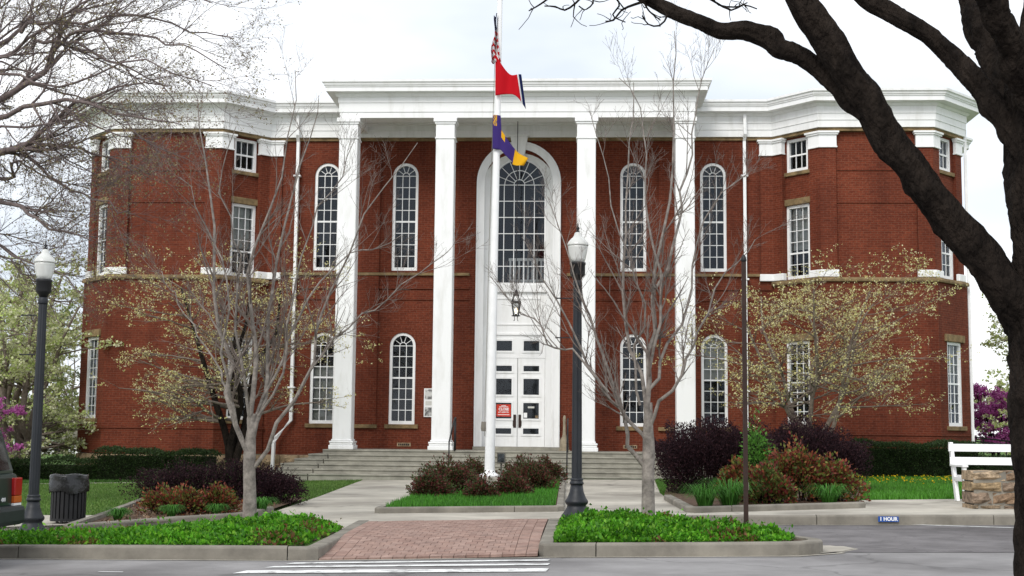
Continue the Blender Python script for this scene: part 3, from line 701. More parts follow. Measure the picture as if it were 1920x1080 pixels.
# --- portal: round-headed white surround, great window, panels and double door
po = ring(arc_outline(2.62, .88, 10.33, 24), arc_outline(2.16, .88, 10.10, 24), -.10, .06).build('portal', 'white', HOUSE)
ring(arc_outline(2.60, .88, 10.30, 24), arc_outline(2.50, .88, 10.25, 24), -.13, -.101).build('portal_mould', 'white', po)
ring(arc_outline(2.24, .88, 10.14, 24), arc_outline(2.12, .88, 10.08, 24), -.12, -.08).build('portal_mould', 'white', po)
o_, i_ = arc_outline(2.17, .88, 10.105, 24), arc_outline(1.68, .88, 9.86, 24); n = len(o_)
MB().add([(x, .0, z) for x, z in o_]+[(x, .30, z) for x, z in i_], [(i, (i+1) % n, n+(i+1) % n, n+i) for i in range(n) if i != 0]).build('portal_reveal', 'white', po)
MB().box(-1.32, 1.32, -.3, .4, .781, .879).build('threshold', 'step', HOUSE)
MB().prism_y([(-.17, 9.86), (.17, 9.86), (.27, 10.46), (-.27, 10.46)], -.24, .0).build('keystone', 'white', po, bevel=.02)
MB().box(-.33, .33, -.28, .0, 10.462, 10.53).build('keystone_cap', 'white', po, bevel=.015)
# great window
GW, gz0, gz1 = 1.68, 5.88, 9.86
gw = ring(arc_outline(GW, gz0, gz1, 24), arc_outline(GW-.10, gz0+.06, gz1-.05, 24), .27, .36).build('great_window', 'white', HOUSE)
iw = GW-.10; r = iw/2; zs = gz1-.05-r; a0 = gz0+.06; cw = iw/5; rh = (zs-a0)/6; b = .0115
mb = MB()
for c in range(1, 5): mb.box(-r+c*cw-b, -r+c*cw+b, .285, .325, a0, zs)
for k in range(1, 7): mb.box(-r, r, .287, .327, a0+k*rh-b, a0+k*rh+b)
for rr in (.17, .46):
    N = 16; mb.prism_y([((rr+b)*math.cos(PI*i/N), zs+(rr+b)*math.sin(PI*i/N)) for i in range(N+1)]+[((rr-b)*math.cos(PI*i/N), zs+(rr-b)*math.sin(PI*i/N)) for i in range(N, -1, -1)], .286, .326)
for k in range(1, 8):
    a = PI*k/8; ca, sa = math.cos(a), math.sin(a); q = b*.8
    mb.prism_y([(.17*ca+q*sa, zs+.17*sa-q*ca), (r*ca+q*sa, zs+r*sa-q*ca), (r*ca-q*sa, zs+r*sa+q*ca), (.17*ca-q*sa, zs+.17*sa+q*ca)], .288, .324)
mb.build('muntin', 'white', gw)
for c in range(5):
    for k in range(6): link('pane', pane_quad(cw, rh), 'glass', gw, (-r+(c+.5)*cw, .306, a0+(k+.5)*rh))
for ra, rb in ((.17, .46), (.46, r)):
    for k in range(8):
        aa = [PI*(k+q/3)/8 for q in range(4)]; pts = [(rb*math.cos(a), rb*math.sin(a)) for a in aa]+[(ra*math.cos(a), ra*math.sin(a)) for a in aa[::-1]]
        me = bpy.data.meshes.new('pane'); me.from_pydata([(x, 0, z) for x, z in pts], [], [tuple(range(len(pts)))]); me.update(); link('pane', me, 'glass', gw, (0, .306, zs))
me = bpy.data.meshes.new('pane'); me.from_pydata([(.17*math.cos(PI*i/8), 0, .17*math.sin(PI*i/8)) for i in range(9)], [], [tuple(range(9))]); me.update(); link('pane', me, 'glass', gw, (0, .306, zs))
MB().box(-1.3, 1.3, 2.2, 2.25, 5.5, 10.2).box(-1.25, -1.2, .36, 2.2, 5.5, 10.2).box(1.2, 1.25, .36, 2.2, 5.5, 10.2).box(-1.25, 1.25, .36, 2.2, 5.6, 5.66).build('dark_interior', 'dark', gw)
mb = MB().box(-.35, .84, 1.0, 1.06, 6.72, 6.80).box(-.35, .84, 1.0, 1.06, 6.05, 6.12)
for k in range(9): mb.box(-.33+k*.14, -.27+k*.14, 1.01, 1.05, 6.12, 6.72)
o = mb.build('stair_railing', 'white', gw); o['kind'] = 'stuff'
# panels under the window
MB().box(-.86, .86, .24, .42, 5.72, 5.878).build('window_sill', 'white', po, bevel=.015)
MB().box(-.90, .90, .20, .42, 5.64, 5.718).build('sill_mould', 'white', po, bevel=.015)
MB().box(-.84, .84, .30, .42, 4.26, 5.638).build('panel', 'white', po)
ring(rect_outline(1.5, 4.62, 5.46), rect_outline(1.42, 4.66, 5.42), .275, .299).build('panel_mould', 'white', po)
MB().box(-.86, .86, .25, .42, 4.30, 4.37).build('panel_rail', 'white', po, bevel=.012)
def pierced(name, x0, x1, z0, z1, hs, y0, y1, parent):
    outer = [(x0, z0), (x1, z0), (x1, z1), (x0, z1)]; hs = [[(a, c), (b_, c), (b_, d), (a, d)] for a, b_, c, d in hs]
    pts, fs = flat_with_holes(outer, hs); mb = MB(); mb.add([(x, y0, z) for x, z in pts], fs)
    for h in hs+[outer]:
        n = len(h); mb.add([(x, y0, z) for x, z in h]+[(x, y1, z) for x, z in h], [(i, (i+1) % n, n+(i+1) % n, n+i) for i in range(n)])
    me = bpy.data.meshes.new(name); me.from_pydata(mb.v, [], mb.f); me.update(); return link(name, me, 'white', parent)
def glazed(parent, hs, y):
    for a, b_, c, d in hs:
        link('pane', pane_quad(b_-a, d-c), 'glass', parent, ((a+b_)/2, y+.05, (c+d)/2))
        ring(rect_outline(b_-a+.12, c-.06, d+.06), rect_outline(b_-a, c, d), y-.025, y).build('pane_mould', 'white', parent, loc=((a+b_)/2, 0, 0))
hs = [(-.66, -.18, 3.82, 4.13), (.18, .66, 3.82, 4.13)]
tr_ = pierced('transom', -.84, .84, 3.60, 4.258, hs, .27, .36, HOUSE); glazed(tr_, hs, .27)
RED = M('red_sign', (.62, .045, .02), rough=.6, var=.05, bump=0)
def text(name, s, size, loc, mat, parent=None, rot=(PI/2, 0, 0), bold=0):
    cu = bpy.data.curves.new(name, 'FONT'); cu.body = s; cu.size = size; cu.align_x = 'CENTER'; cu.align_y = 'CENTER'; cu.extrude = .002; cu.offset = bold
    tmp = bpy.data.objects.new(name, cu); me = bpy.data.meshes.new_from_object(tmp); bpy.data.objects.remove(tmp); bpy.data.curves.remove(cu)
    o = link(name, me, mat, parent, loc); o.rotation_euler = rot; return o
for s in (-1, 1):
    x0, x1 = (.008, .835) if s > 0 else (-.835, -.008)
    c = (x0+x1)/2; hs = [(c-.24, c+.24, a, b_) for a, b_ in ((1.27, 1.44), (1.74, 2.22), (2.47, 2.96), (3.19, 3.36))]
    d = pierced('door', x0, x1, .882, 3.595, hs, .28, .35, HOUSE); glazed(d, hs, .28)
    MB().box(s*.035 if s > 0 else -.135, .135 if s > 0 else -.035, .262, .279, 1.46, 1.86).build('push_plate', 'brown_metal', d, bevel=.004)
    if s < 0:
        sg = MB().box(c-.22, c+.22, .305, .315, 1.80, 2.17).build('sign', RED, d)
        text('sign_lettering', 'CLOSE', .105, (c, .303, 2.02), 'white', sg, bold=.004); text('sign_lettering', 'AT 4:00 P.M.', .062, (c, .303, 1.93), 'white', sg, bold=.002)
        for z, w_ in ((2.13, .14), (2.095, .28), (1.855, .36)): MB().box(c-w_/2, c+w_/2, .302, .304, z-.009, z+.009).build('sign_print', 'white', sg)
    else:
        MB().box(c-.10, c+.10, .31, .314, 2.06, 2.115).build('notice', 'blind', d); MB().box(c-.23, c-.12, .31, .314, 1.77, 1.92).build('notice', 'white', d)
        MB().box(c+.13, c+.22, .31, .314, 1.76, 1.84).build('notice', 'stone_pale', d)
MB().box(-.95, .95, .85, .9, .8, 4.3).box(-.9, -.86, .36, .85, .8, 4.3).box(.86, .9, .36, .85, .8, 4.3).build('dark_interior', 'dark', HOUSE)
# downspouts
for s, pts in ((-1, [(-6.93,-.30,11.1),(-6.93,-.30,10.5),(-6.93,-.13,10.3),(-6.93,-.13,1.62),(-7.35,-.22,1.1),(-7.40,-.30,.95),(-7.42,-.32,.05)]), (1, [(6.95,-.30,11.1),(6.95,-.30,10.5),(6.95,-.13,10.3),(6.95,-.13,.3)])):
    dsp = MB().tube(pts, .065, 4).build('downspout', 'white_metal', HOUSE)
    for z in (9.2, 6.0, 2.6): MB().box(s*6.94-.11, s*6.94+.11, -.21, -.03, z, z+.05).build('bracket', 'white_metal', dsp)
dsp = MB().tube([(13.72,.15,11.1),(13.72,.15,.1)], .06, 4).build('downspout', 'white_metal', HOUSE)
# picture plaque by the door
pm, nt_, b_ = newmat('printed_plaque'); N_ = nt_.nodes.new
geo = N_('ShaderNodeNewGeometry'); no = N_('ShaderNodeTexNoise'); no.inputs['Scale'].default_value = 9; no.inputs['Detail'].default_value = 6; rp = N_('ShaderNodeValToRGB')
rp.color_ramp.elements[0].position = .38; rp.color_ramp.elements[0].color = (.12, .12, .12, 1); rp.color_ramp.elements[1].position = .56; rp.color_ramp.elements[1].color = (.6, .6, .58, 1)
nt_.links.new(geo.outputs['Position'], no.inputs['Vector']); nt_.links.new(no.outputs['Fac'], rp.inputs['Fac']); nt_.links.new(rp.outputs['Color'], b_.inputs['Base Color'])
pl = MB().box(-2.85, -2.42, -.05, -.005, 1.76, 2.63).build('wall_plaque', 'white', None); tag(pl, 'white rectangular picture plaque on the brick wall beside the doorway', 'plaque')
MB().box(-2.82, -2.45, -.056, -.051, 2.30, 2.6).build('picture_print', pm, pl); MB().box(-2.82, -2.45, -.056, -.051, 1.79, 2.05).build('picture_print', pm, pl); MB().box(-2.80, -2.47, -.056, -.051, 2.12, 2.24).build('text_print', 'blind', pl)

# --- steps
STEPS = empty('entrance_steps', (0, -3.3, 0)); tag(STEPS, 'wide flight of grey concrete steps up to the porch', 'steps')
tops = [.778, .648, .518, .388, .258, .128]; fronts = [-2.5, -2.82, -3.14, -3.46, -3.78, -4.10]; ends = [5.47, 5.82, 6.15, 6.47, 6.53, 6.56]; jx = [-9, -5.25, -5.32, -5.4, -5.48, -5.56]
for i in range(6):
    back = .2
    z0 = tops[i+1] if i < 5 else -.25
    e = ends[i]
    parts = [(-e, e)] if i == 0 else [(-e, jx[i]-.012), (jx[i]+.012, e)]
    for a, b in parts:
        MB().box(a, b, fronts[i]+.03, back+.05, z0-.004 if i < 5 else z0, tops[i]-.045).box(a-.0, b, fronts[i], back+.05, tops[i]-.044, tops[i]).build('step', 'step', STEPS, origin=None, bevel=.008, loc=(0, 3.3, 0))

# ================================================================== OBJECTS
def rail(name, x, label):
    r_ = empty(name, (x, -4.1, 0)); tag(r_, label, 'handrail')
    pts = [(0, 0, 1.02), (0, 1.55, 1.70), (0, 1.9, 1.72)]
    MB().tube(pts, .022, 8).build('rail', 'black', r_, smooth=True)
    for y, z0, z1 in ((.02, .0, 1.03), (1.58, .77, 1.70), (1.88, .77, 1.72)): MB().tube([(0, y, z0), (0, y, z1)], .02, 8).build('post', 'black', r_, smooth=True)
    return r_
rail('stair_handrail', -1.66, 'black iron handrail on the steps just left of the flagpole')
rail('stair_handrail', 1.58, 'black iron handrail on the steps behind the nearer street lamp')
TAN = M('tan_stone_paint', (.33, .28, .20), rough=.8, var=.3, scale=6)
sp = empty('stone_post', (1.46, -.55, .78)); tag(sp, 'tan flared stone post standing beside the doorway', 'post')
MB().lathe([(.14, 0), (.145, .05), (.14, .14), (.13, .32), (.07, .42), (.05, .5), (.04, .85), (.05, .9), (.045, 1.0), (.02, 1.06)], 14).build('post_body', TAN, sp, smooth=True)
MB().box(-.17, .17, -.17, .17, -.0, .03).build('post_foot', TAN, sp)
# hanging porch lantern
ln = empty('porch_lantern', (0, -1.1, 4.63)); tag(ln, 'black glazed lantern hanging on a rod before the great window', 'lantern')
MB().tube([(0, 0, .9), (0, 0, 6.2)], .012, 6).build('hanging_rod', 'black', ln)
mb = MB()
for a in range(4):
    a1 = PI/4+a*PI/2; mb.tube([(.10*math.cos(a1), .10*math.sin(a1), .17), (.175*math.cos(a1), .175*math.sin(a1), .55)], .019, 5)
    mb.tube([(.175*math.cos(a1), .175*math.sin(a1), .58), (.07*math.cos(a1), .07*math.sin(a1), .78)], .015, 5); mb.tube([(.08*math.cos(a1), .08*math.sin(a1), .15), (.05*math.cos(a1), .05*math.sin(a1), .05), (.09*math.cos(a1), .09*math.sin(a1), 0)], .009, 5)
o = mb.build('frame', 'black', ln); o['kind'] = 'stuff'
MB().lathe([(.205, .54), (.215, .56), (.205, .59), (.16, .60)], 4).build('rim', 'black', ln).rotation_euler = (0, 0, PI/4)
MB().lathe([(.10, .76), (.075, .80), (.05, .83), (.05, .88), (.03, .93)], 8).build('cap', 'black', ln); MB().lathe([(.13, .14), (.13, .17)], 4).build('tray', 'black', ln)
for a in range(4):
    c0, c1 = PI/4+a*PI/2, PI/4+(a+1)*PI/2
    MB().add([(.10*math.cos(c0), .10*math.sin(c0), .18), (.10*math.cos(c1), .10*math.sin(c1), .18), (.17*math.cos(c1), .17*math.sin(c1), .54), (.17*math.cos(c0), .17*math.sin(c0), .54)], [(0, 1, 2, 3)]).build('pane', 'glass', ln)
bm_, nt_, b_ = newmat('lit_bulb'); b_.inputs['Emission Color'].default_value = (1, .72, .35, 1); b_.inputs['Emission Strength'].default_value = 6
MB().lathe([(.018, .20), (.02, .26), (.04, .31), (.035, .36), (.01, .39)], 10).build('bulb', bm_, ln, smooth=True); MB().lathe([(.03, .17), (.03, .22)], 8).build('bulb_socket', 'black', ln)

# flagpole
FP = empty('flagpole', (.07, -13, g(.07)+.0)); tag(FP, 'tall white flagpole carrying three flags above the flower bed', 'flagpole')
MB().box(-.27, .27, -.27, .27, 0, .36).build('pedestal', 'concrete', FP, bevel=.03)
MB().lathe([(.21, .362), (.215, .40), (.15, .43), (.115, .46), (.11, .5)], 20).build('collar', 'white_metal', FP, smooth=True)
MB().tube([(0, 0, .44), (0, 0, .45), (.001, 0, .5), (.03, 0, 4.0), (.075, 0, 7.5), (.1095, 0, 10.5), (.11, 0, 10.54), (.11, 0, 10.55)], [.105, .105, .105, .09, .07, .055, .055, .055], 20).build('shaft', 'white_metal', FP, smooth=True)
MB().lathe([(.03, 10.55), (.075, 10.57), (.08, 10.6), (.03, 10.63)], 12, cx=.11).build('truck_cap', 'curb', FP, smooth=True)
MB().tube([(-.11, -.05, 1.2), (-.06, -.10, 5), (.03, -.09, 9.9)], .006, 5).build('halyard', 'curb', FP); MB().lathe([(.05, 1.3), (.06, 1.36), (.05, 1.5)], 8, cx=-.13, cy=-.02).build('cleat', 'curb', FP)
CL = {}
for k, c in dict(fred=(.60,.012,.022), fnavy=(.012,.022,.10), fwhite=(.78,.78,.8), fpurple=(.065,.04,.21), fgold=(.80,.46,.02)).items():
    m_, nt_, b_ = newmat('cloth_'+k); b_.inputs['Base Color'].default_value = (*c, 1); b_.inputs['Roughness'].default_value = .85; b_.inputs['Specular IOR Level'].default_value = .1
    tr = nt_.nodes.new('ShaderNodeBsdfTranslucent'); tr.inputs['Color'].default_value = (*c, 1); ms = nt_.nodes.new('ShaderNodeMixShader'); ms.inputs['Fac'].default_value = .3
    nt_.links.new(b_.outputs['BSDF'], ms.inputs[1]); nt_.links.new(tr.outputs['BSDF'], ms.inputs[2]); nt_.links.new(ms.outputs['Shader'], nt_.nodes['Material Output'].inputs['Surface']); CL[k] = m_
def flag(name, label, fn, nu, nv, mats, pick):
    me = bpy.data.meshes.new(name); vs = [fn(i/nu, j/nv) for j in range(nv+1) for i in range(nu+1)]
    fs = [(j*(nu+1)+i, j*(nu+1)+i+1, (j+1)*(nu+1)+i+1, (j+1)*(nu+1)+i) for j in range(nv) for i in range(nu)]
    me.from_pydata(vs, [], fs); me.update()
    for m_ in mats: me.materials.append(CL[m_])
    for j in range(nv):
        for i in range(nu): p = me.polygons[j*nu+i]; p.material_index = mats.index(pick((i+.5)/nu, (j+.5)/nv)); p.use_smooth = True
    o = link(name, me); tag(o, label, 'flag', 'flags on the pole'); s = o.modifiers.new('thick', 'SOLIDIFY'); s.thickness = .004; return o
def lerp(a, b, t): return tuple(x+(y-x)*t for x, y in zip(a, b))
def us(u, v):      # limp cloth, v runs down
    x = .13-.10*min(1, u*1.1)*(.55+.75*v)-.02*math.sin(9*v+2*u)+(.10*math.sin(3.1*(v-.55))*(1-u) if v > .55 else 0)
    return (x, -13.09-.16*math.sin(u*11+v*2)*(.3+.7*u), 10.25-1.08*v-.12*u*(1-v))
def us_pick(u, v):
    if v < .36 and u < .95: return 'fwhite' if (int(u*18) % 3 == 1 and int(v*40) % 4 == 1) else 'fnavy'
    return 'fred' if int((v*1.0+u*.10)*15) % 2 == 0 else 'fwhite'
flag('limp_flag', 'limp red and white striped flag with dark blue corner at the pole top', us, 18, 40, ['fred', 'fwhite', 'fnavy'], us_pick)
def tn(u, v):
    A, B, C_, D_ = (.10, 9.35), (.11, 8.43), (.66, 8.88), (.76, 8.2)
    dip = -.18*math.sin(PI*min(1, u*1.0))*(1-v)+.0
    a = lerp(A, C_, u); b = lerp(B, D_, u); x, z = lerp(a, b, v)
    z += dip+(.12*math.sin(PI*u)*v if u < .5 else .12*math.sin(PI*u)*v)-.06*math.sin(5*u+2)*v*u
    return (x, -13.11-.10*math.sin(u*9+v*1.5)*u-.02, z)
flag('red_flag', 'red flag with a white line and navy bar at its fly edge', tn, 40, 20, ['fred', 'fwhite', 'fnavy'], lambda u, v: 'fnavy' if u > .9 else ('fwhite' if u > .86 else 'fred'))
def cy_(u, v):
    if u < .28: t = u/.28; return (.06+.17*t, -13.10-.03*math.sin(t*PI), lerp((0, 8.02-.02*t), (0, 7.28-.02*t), v)[1])
    t = (u-.28)/.72; top = (.23+.60*t, 7.72-.66*t-.10*math.sin(PI*t)); bot = (.23+.50*t, 7.27-.26*t-.12*math.sin(PI*t*.9)+(-.06 if t > .5 else 0))
    x, z = lerp(top, bot, v); return (x, -13.10-.09*math.sin(t*8+v)*t, z)
def cy_pick(u, v):
    if u > .66: return 'fgold'
    if .02 < u < .16 and v < .30 and int((u*2+v)*26) % 3 != 0: return 'fgold'
    if .30 < u < .40 and v < .35: return 'fgold'
    return 'fpurple'
flag('purple_flag', 'purple flag with a gold emblem and gold end, lowest on the pole', cy_, 40, 22, ['fpurple', 'fgold'], cy_pick)
fl = empty('flood_light', (.27, -12.3, g(.2))); tag(fl, 'small grey floodlight box behind the flagpole foot', 'floodlight')
MB().box(-.09, .09, -.06, .06, .62, .86).build('housing', 'curb', fl, bevel=.01); MB().tube([(0, 0, 0), (0, 0, .62)], .02, 6).build('stake', 'curb', fl); MB().box(-.07, .07, -.066, -.061, .65, .83).build('lens', 'glass', fl)

# street lamps
GL, nt_, b_ = newmat('frosted_globe'); b_.inputs['Base Color'].default_value = (.86, .87, .84, 1); b_.inputs['Roughness'].default_value = .25; b_.inputs['Transmission Weight'].default_value = .35
MAT['globe'] = GL
def lamp_post():
    r_ = empty('street_lamp')
    bs = MB().lathe([(.215, 0), (.215, .03), (.195, .05), (.15, .12), (.135, .15), (.135, .17), (.155, .19), (.165, .215), (.16, .235), (.135, .27), (.10, .36), (.085, .46)], 24).build('lamp_base', 'lamp_grey', r_, smooth=True)
    MB().lathe([(.095, .46), (.102, .475), (.095, .50), (.082, .51), (.094, .525), (.085, .55)], 24).build('collar', 'lamp_grey', bs, smooth=True)
    mb = MB(); seg = 24; prof = [(.074, .55), (.072, 1.2), (.066, 2.3), (.060, 3.30)]; k = 0
    for r, z in prof:
        for i in range(seg):
            a = 2*PI*i/seg; q = r*(1 if i % 2 == 0 else .92); mb.v.append((q*math.cos(a), q*math.sin(a), z))
    for j in range(3):
        for i in range(seg): a = j*seg+i; b = j*seg+(i+1) % seg; mb.f.append((a, b, b+seg, a+seg))
    mb.build('shaft', 'lamp_grey', r_)
    MB().lathe([(.064, 3.28), (.07, 3.30), (.066, 3.36), (.06, 3.38)], 20).build('neck', 'lamp_grey', r_, smooth=True)
    MB().lathe([(.055, 3.375), (.07, 3.42), (.10, 3.45), (.108, 3.47), (.108, 3.60), (.117, 3.61), (.117, 3.64), (.10, 3.645)], 20).build('fitter', 'black', r_, smooth=True)
    MB().lathe([(.098, 3.646), (.115, 3.70), (.132, 3.78), (.142, 3.85), (.145, 3.885)], 24).build('globe', 'globe', r_, smooth=True)
    MB().lathe([(.155, 3.886), (.155, 3.90), (.138, 3.94), (.10, 3.985), (.07, 4.01), (.054, 4.04), (.047, 4.07), (.028, 4.085)], 24).build('globe_lid', 'globe', r_, smooth=True)
    MB().lathe([(.022, 4.08), (.03, 4.095), (.012, 4.115), (.028, 4.14), (.012, 4.16), (.006, 4.21), (.001, 4.23)], 10).build('finial', 'black', r_, smooth=True)
    for z in (2.55, 3.12): MB().tube([(-.08, 0, z), (-.30, 0, z)], .009, 6).lathe([(.018, z-.01), (.018, z+.01)], 6, cx=-.3).build('banner_arm', 'lamp_grey', r_)
    return r_
def copy_tree(o, parent=None):
    c = o.copy(); col.objects.link(c); c.parent = parent
    for ch in list(o.children): copy_tree(ch, c)
    return c
lp = lamp_post(); lp.location = (-5.13, -23.75, g(-5)-.03); lp.scale = (.91, .91, .91); tag(lp, 'dark grey street lamp with acorn globe beside the litter bin', 'street lamp', 'street lamps')
l2 = copy_tree(lp); l2.location = (1.91, -21.75, g(1.9)+.06); l2.scale = (1, 1, 1); tag(l2, 'dark grey street lamp with acorn globe in front of the entrance steps', 'street lamp', 'street lamps')

# litter bin
TB = empty('litter_bin', (-5.32, -22.05, g(-5.3))); tag(TB, 'dark slatted metal litter bin lined with a black plastic bag', 'litter bin')
for i in range(24):
    a = 2*PI*i/24; o = MB().box(-.022, .022, -.006, .006, .05, .60).build('slat', 'black', TB, loc=(.235*math.cos(a), .235*math.sin(a), 0), rz=a+PI/2)
MB().lathe([(.225, .03), (.245, .03), (.245, .07), (.225, .07)], 24, cap=False).build('bottom_ring', 'black', TB); MB().lathe([(.232, .55), (.255, .55), (.255, .60), (.232, .60)], 24, cap=False).build('top_ring', 'black', TB)
MB().lathe([(.215, .06), (.215, .58)], 20).build('liner', 'black', TB)
for i in range(3): a = PI/6+2*PI*i/3; MB().box(-.015, .015, -.015, .015, -.01, .05).build('foot', 'black', TB, loc=(.23*math.cos(a), .23*math.sin(a), 0))
bagm = M('black_bag', (.016, .016, .017), rough=.25, var=.2, bump=.5, bscale=7, spec=.5, bdist=.04)
mb = MB(); seg = 40; pr = [(.272, .44), (.275, .47), (.272, .55), (.262, .62), (.268, .665), (.262, .68), (.24, .67), (.225, .60), (.2, .50)]
for j, (r, z) in enumerate(pr):
    for i in range(seg):
        a = 2*PI*i/seg; q = .007*math.sin(a*5+j*.8)+.004*math.sin(a*13+j*1.9)
        mb.v.append(((r+q)*math.cos(a), (r+q)*math.sin(a), z+(.02*math.sin(a*3+1)+.008*math.sin(a*7) if j < 2 else .008*math.sin(a*5))))
for j in range(len(pr)-1):
    for i in range(seg): a = j*seg+i; b = j*seg+(i+1) % seg; mb.f.append((a, b, b+seg, a+seg))
mb.build('bag', bagm, TB, smooth=True)

# bare brown sign post seen edge-on
ps = empty('sign_post', (3.97, -24.45, g(4)-.02)); tag(ps, 'slim brown square post rising from the green island planting', 'post')
MB().box(-.026, .026, -.026, .026, 0, 3.36).build('post', 'brown_metal', ps); MB().lathe([(.03, 3.361), (.036, 3.38), (.03, 3.42), (.012, 3.45)], 10).build('post_cap', 'black', ps, smooth=True)
MB().box(-.004, .004, -.24, .24, 2.85, 3.30).build('sign_plate', 'curb', ps, loc=(.031, 0, 0)).scale = (.4, .16, .2)
# kerb sign
BLUE = M('blue_sign', (.02, .085, .33), rough=.5, var=.08, bump=0)
ks = MB().box(6.40, 6.70, -20.522, -20.506, .018, .098).build('kerb_sign', BLUE, None); tag(ks, 'small blue parking time sign fixed to the kerb face', 'sign')
text('sign_lettering', '1 HOUR', .072, (6.55, -20.524, .058), 'white', ks, bold=.003)

# stone pier and white bench
PR = empty('stone_pier', (9.12, -18.4, g(9))); tag(PR, 'low pier of rough tan sandstone blocks on the pavement at far right', 'stone pier')
MB().box(-.74, 1.2, -.13, .42, -.05, .60).build('mortar_core', 'curb', PR)
z = -.03
for rh_, ws in ((.10, (.14, .38, .5, .5, .5)), (.20, (.34, .44, .5, .42, .3)), (.17, (.5, .3, .45, .4, .35)), (.18, (.56, .34, .4, .4, .3))):
    x = -.79
    for wd in ws:
        o = link('stone', random.choice(protos[5:]), None, PR, (x+wd/2, .12, z+rh_/2)); o.scale = (wd-.026, .62, rh_-.026); x += wd
    z += rh_
WB = empty('white_bench', (9.2, -16.0, g(9.2))); tag(WB, 'white painted wooden bench with sloping back behind the stone pier', 'bench')
def plank(name, pts, t, p=WB):
    return MB().prism(pts, 0, t)
for x in (-.42, 2.2):
    MB().add([(x, -.05, 0), (x+.06, -.05, 0), (x+.06, .10, 0), (x, .10, 0), (x, .33, 1.06), (x+.06, .33, 1.06), (x+.06, .45, 1.06), (x, .45, 1.06)], [(0,3,2,1),(4,5,6,7),(0,1,5,4),(1,2,6,5),(2,3,7,6),(3,0,4,7)]).build('leg', 'white_metal', WB, bevel=.006)
    MB().box(x, x+.06, -.52, -.40, 0, .62).build('leg', 'white_metal', WB, bevel=.006); MB().box(x-.02, x+.08, -.55, .30, .62, .66).build('armrest', 'white_metal', WB, bevel=.006); MB().box(x, x+.06, -.45, .12, .36, .44).build('side_rail', 'white_metal', WB, bevel=.006)
for z, y in ((.90, .28), (.66, .20)): MB().box(-.46, 2.3, y-.02, y+.02, z-.01, z+.13).build('back_slat', 'white_metal', WB, bevel=.006)
for k in range(4): MB().box(-.40, 2.24, -.46+k*.13, -.36+k*.13, .442, .47).build('seat_slat', 'white_metal', WB, bevel=.005)
MB().prism_y([(-.05, .50), (.0, .43), (.05, .50), (.0, .57)], -.54, -.528).build('diamond_ornament', 'curb', WB, loc=(-.39, 0, -.2))

# dark green estate car at the kerb, only its tail in the picture
CAR = empty('parked_car', (-6.40, -27.14, g(-6)+RD)); tag(CAR, 'dark green sport utility car parked at the left kerb, tail only', 'car')
cp_, nt_, b_ = newmat('dark_green_paint'); b_.inputs['Base Color'].default_value = (.006, .026, .02, 1); b_.inputs['Roughness'].default_value = .28; b_.inputs['Coat Weight'].default_value = .25; b_.inputs['Metallic'].default_value = .2
tl_, nt_, b_ = newmat('tail_red'); b_.inputs['Base Color'].default_value = (.36, .01, .01, 1); b_.inputs['Roughness'].default_value = .15
am_, nt_, b_ = newmat('tail_amber'); b_.inputs['Base Color'].default_value = (.5, .10, .01, 1); b_.inputs['Roughness'].default_value = .15
dg_, nt_, b_ = newmat('car_glass'); b_.inputs['Base Color'].default_value = (.012, .014, .014, 1); b_.inputs['Roughness'].default_value = .06
def arch_pts(cx, r, n=9): return [(cx+r*math.cos(PI-PI*i/n), .36+r*math.sin(PI-PI*i/n)) for i in range(n+1)]
low = [(-2.2, .38)]+arch_pts(-1.42, .43)+arch_pts(1.28, .43)+[(2.12, .42), (2.15, .66), (2.14, .98), (-.95, 1.0), (-2.05, .93), (-2.25, .7)]
bd = MB().prism_y(low, -.84, .84).build('body', cp_, CAR, bevel=.05)
ghs = [(-.98, .99), (2.11, .97), (1.97, 1.46), (1.8, 1.54), (-.1, 1.56), (-.3, 1.52)]
mb = MB(); n = len(ghs)
mb.add([(x, -.82+max(0, z-.98)*.15, z) for x, z in ghs]+[(x, .82-max(0, z-.98)*.15, z) for x, z in ghs], [tuple(range(n)), tuple(range(n, 2*n))[::-1]]+[((i+1) % n, i, n+i, n+(i+1) % n) for i in range(n)])
gh = mb.build('cabin', cp_, CAR, bevel=.04)
for s in (-1, 1):
    for q in ([(-.72, 1.03), (.05, 1.03), (.05, 1.46), (-.28, 1.46)], [(.12, 1.03), (.98, 1.03), (.98, 1.46), (.12, 1.46)], [(1.06, 1.03), (1.98, 1.03), (1.88, 1.42), (1.06, 1.46)]):
        MB().add([(x, s*(.826-max(0, z-.98)*.15), z) for x, z in q], [(0, 1, 2, 3)]).build('side_window', dg_, CAR)
    ya, yb = (.66, .85) if s > 0 else (-.85, -.66)
    MB().box(2.0, 2.185, ya, yb, .735, .93).build('tail_light', tl_, CAR, bevel=.012)
    MB().box(2.0, 2.186, ya, yb, .655, .734).build('tail_light', am_, CAR, bevel=.01)
    MB().box(2.0, 2.182, ya, yb, .61, .654).build('tail_light', 'white_metal', CAR, bevel=.006)
    MB().add([(2.113, -.66, 1.02), (2.113, .66, 1.02), (2.018, .60, 1.40), (2.018, -.60, 1.40)], [(0, 1, 2, 3)]).build('rear_window', dg_, CAR) if s > 0 else None
MB().box(1.92, 2.24, -.86, .86, .42, .63).build('rear_bumper', M('bumper_plastic', (.018, .026, .026), rough=.5, bump=0), CAR, bevel=.05)
MB().box(-2.34, -1.95, -.86, .86, .38, .62).build('front_bumper', 'black', CAR, bevel=.05)
text('badge_lettering', '4X4', .06, (2.163, .42, .70), 'white_metal', CAR, rot=(PI/2, 0, PI/2), bold=.001)
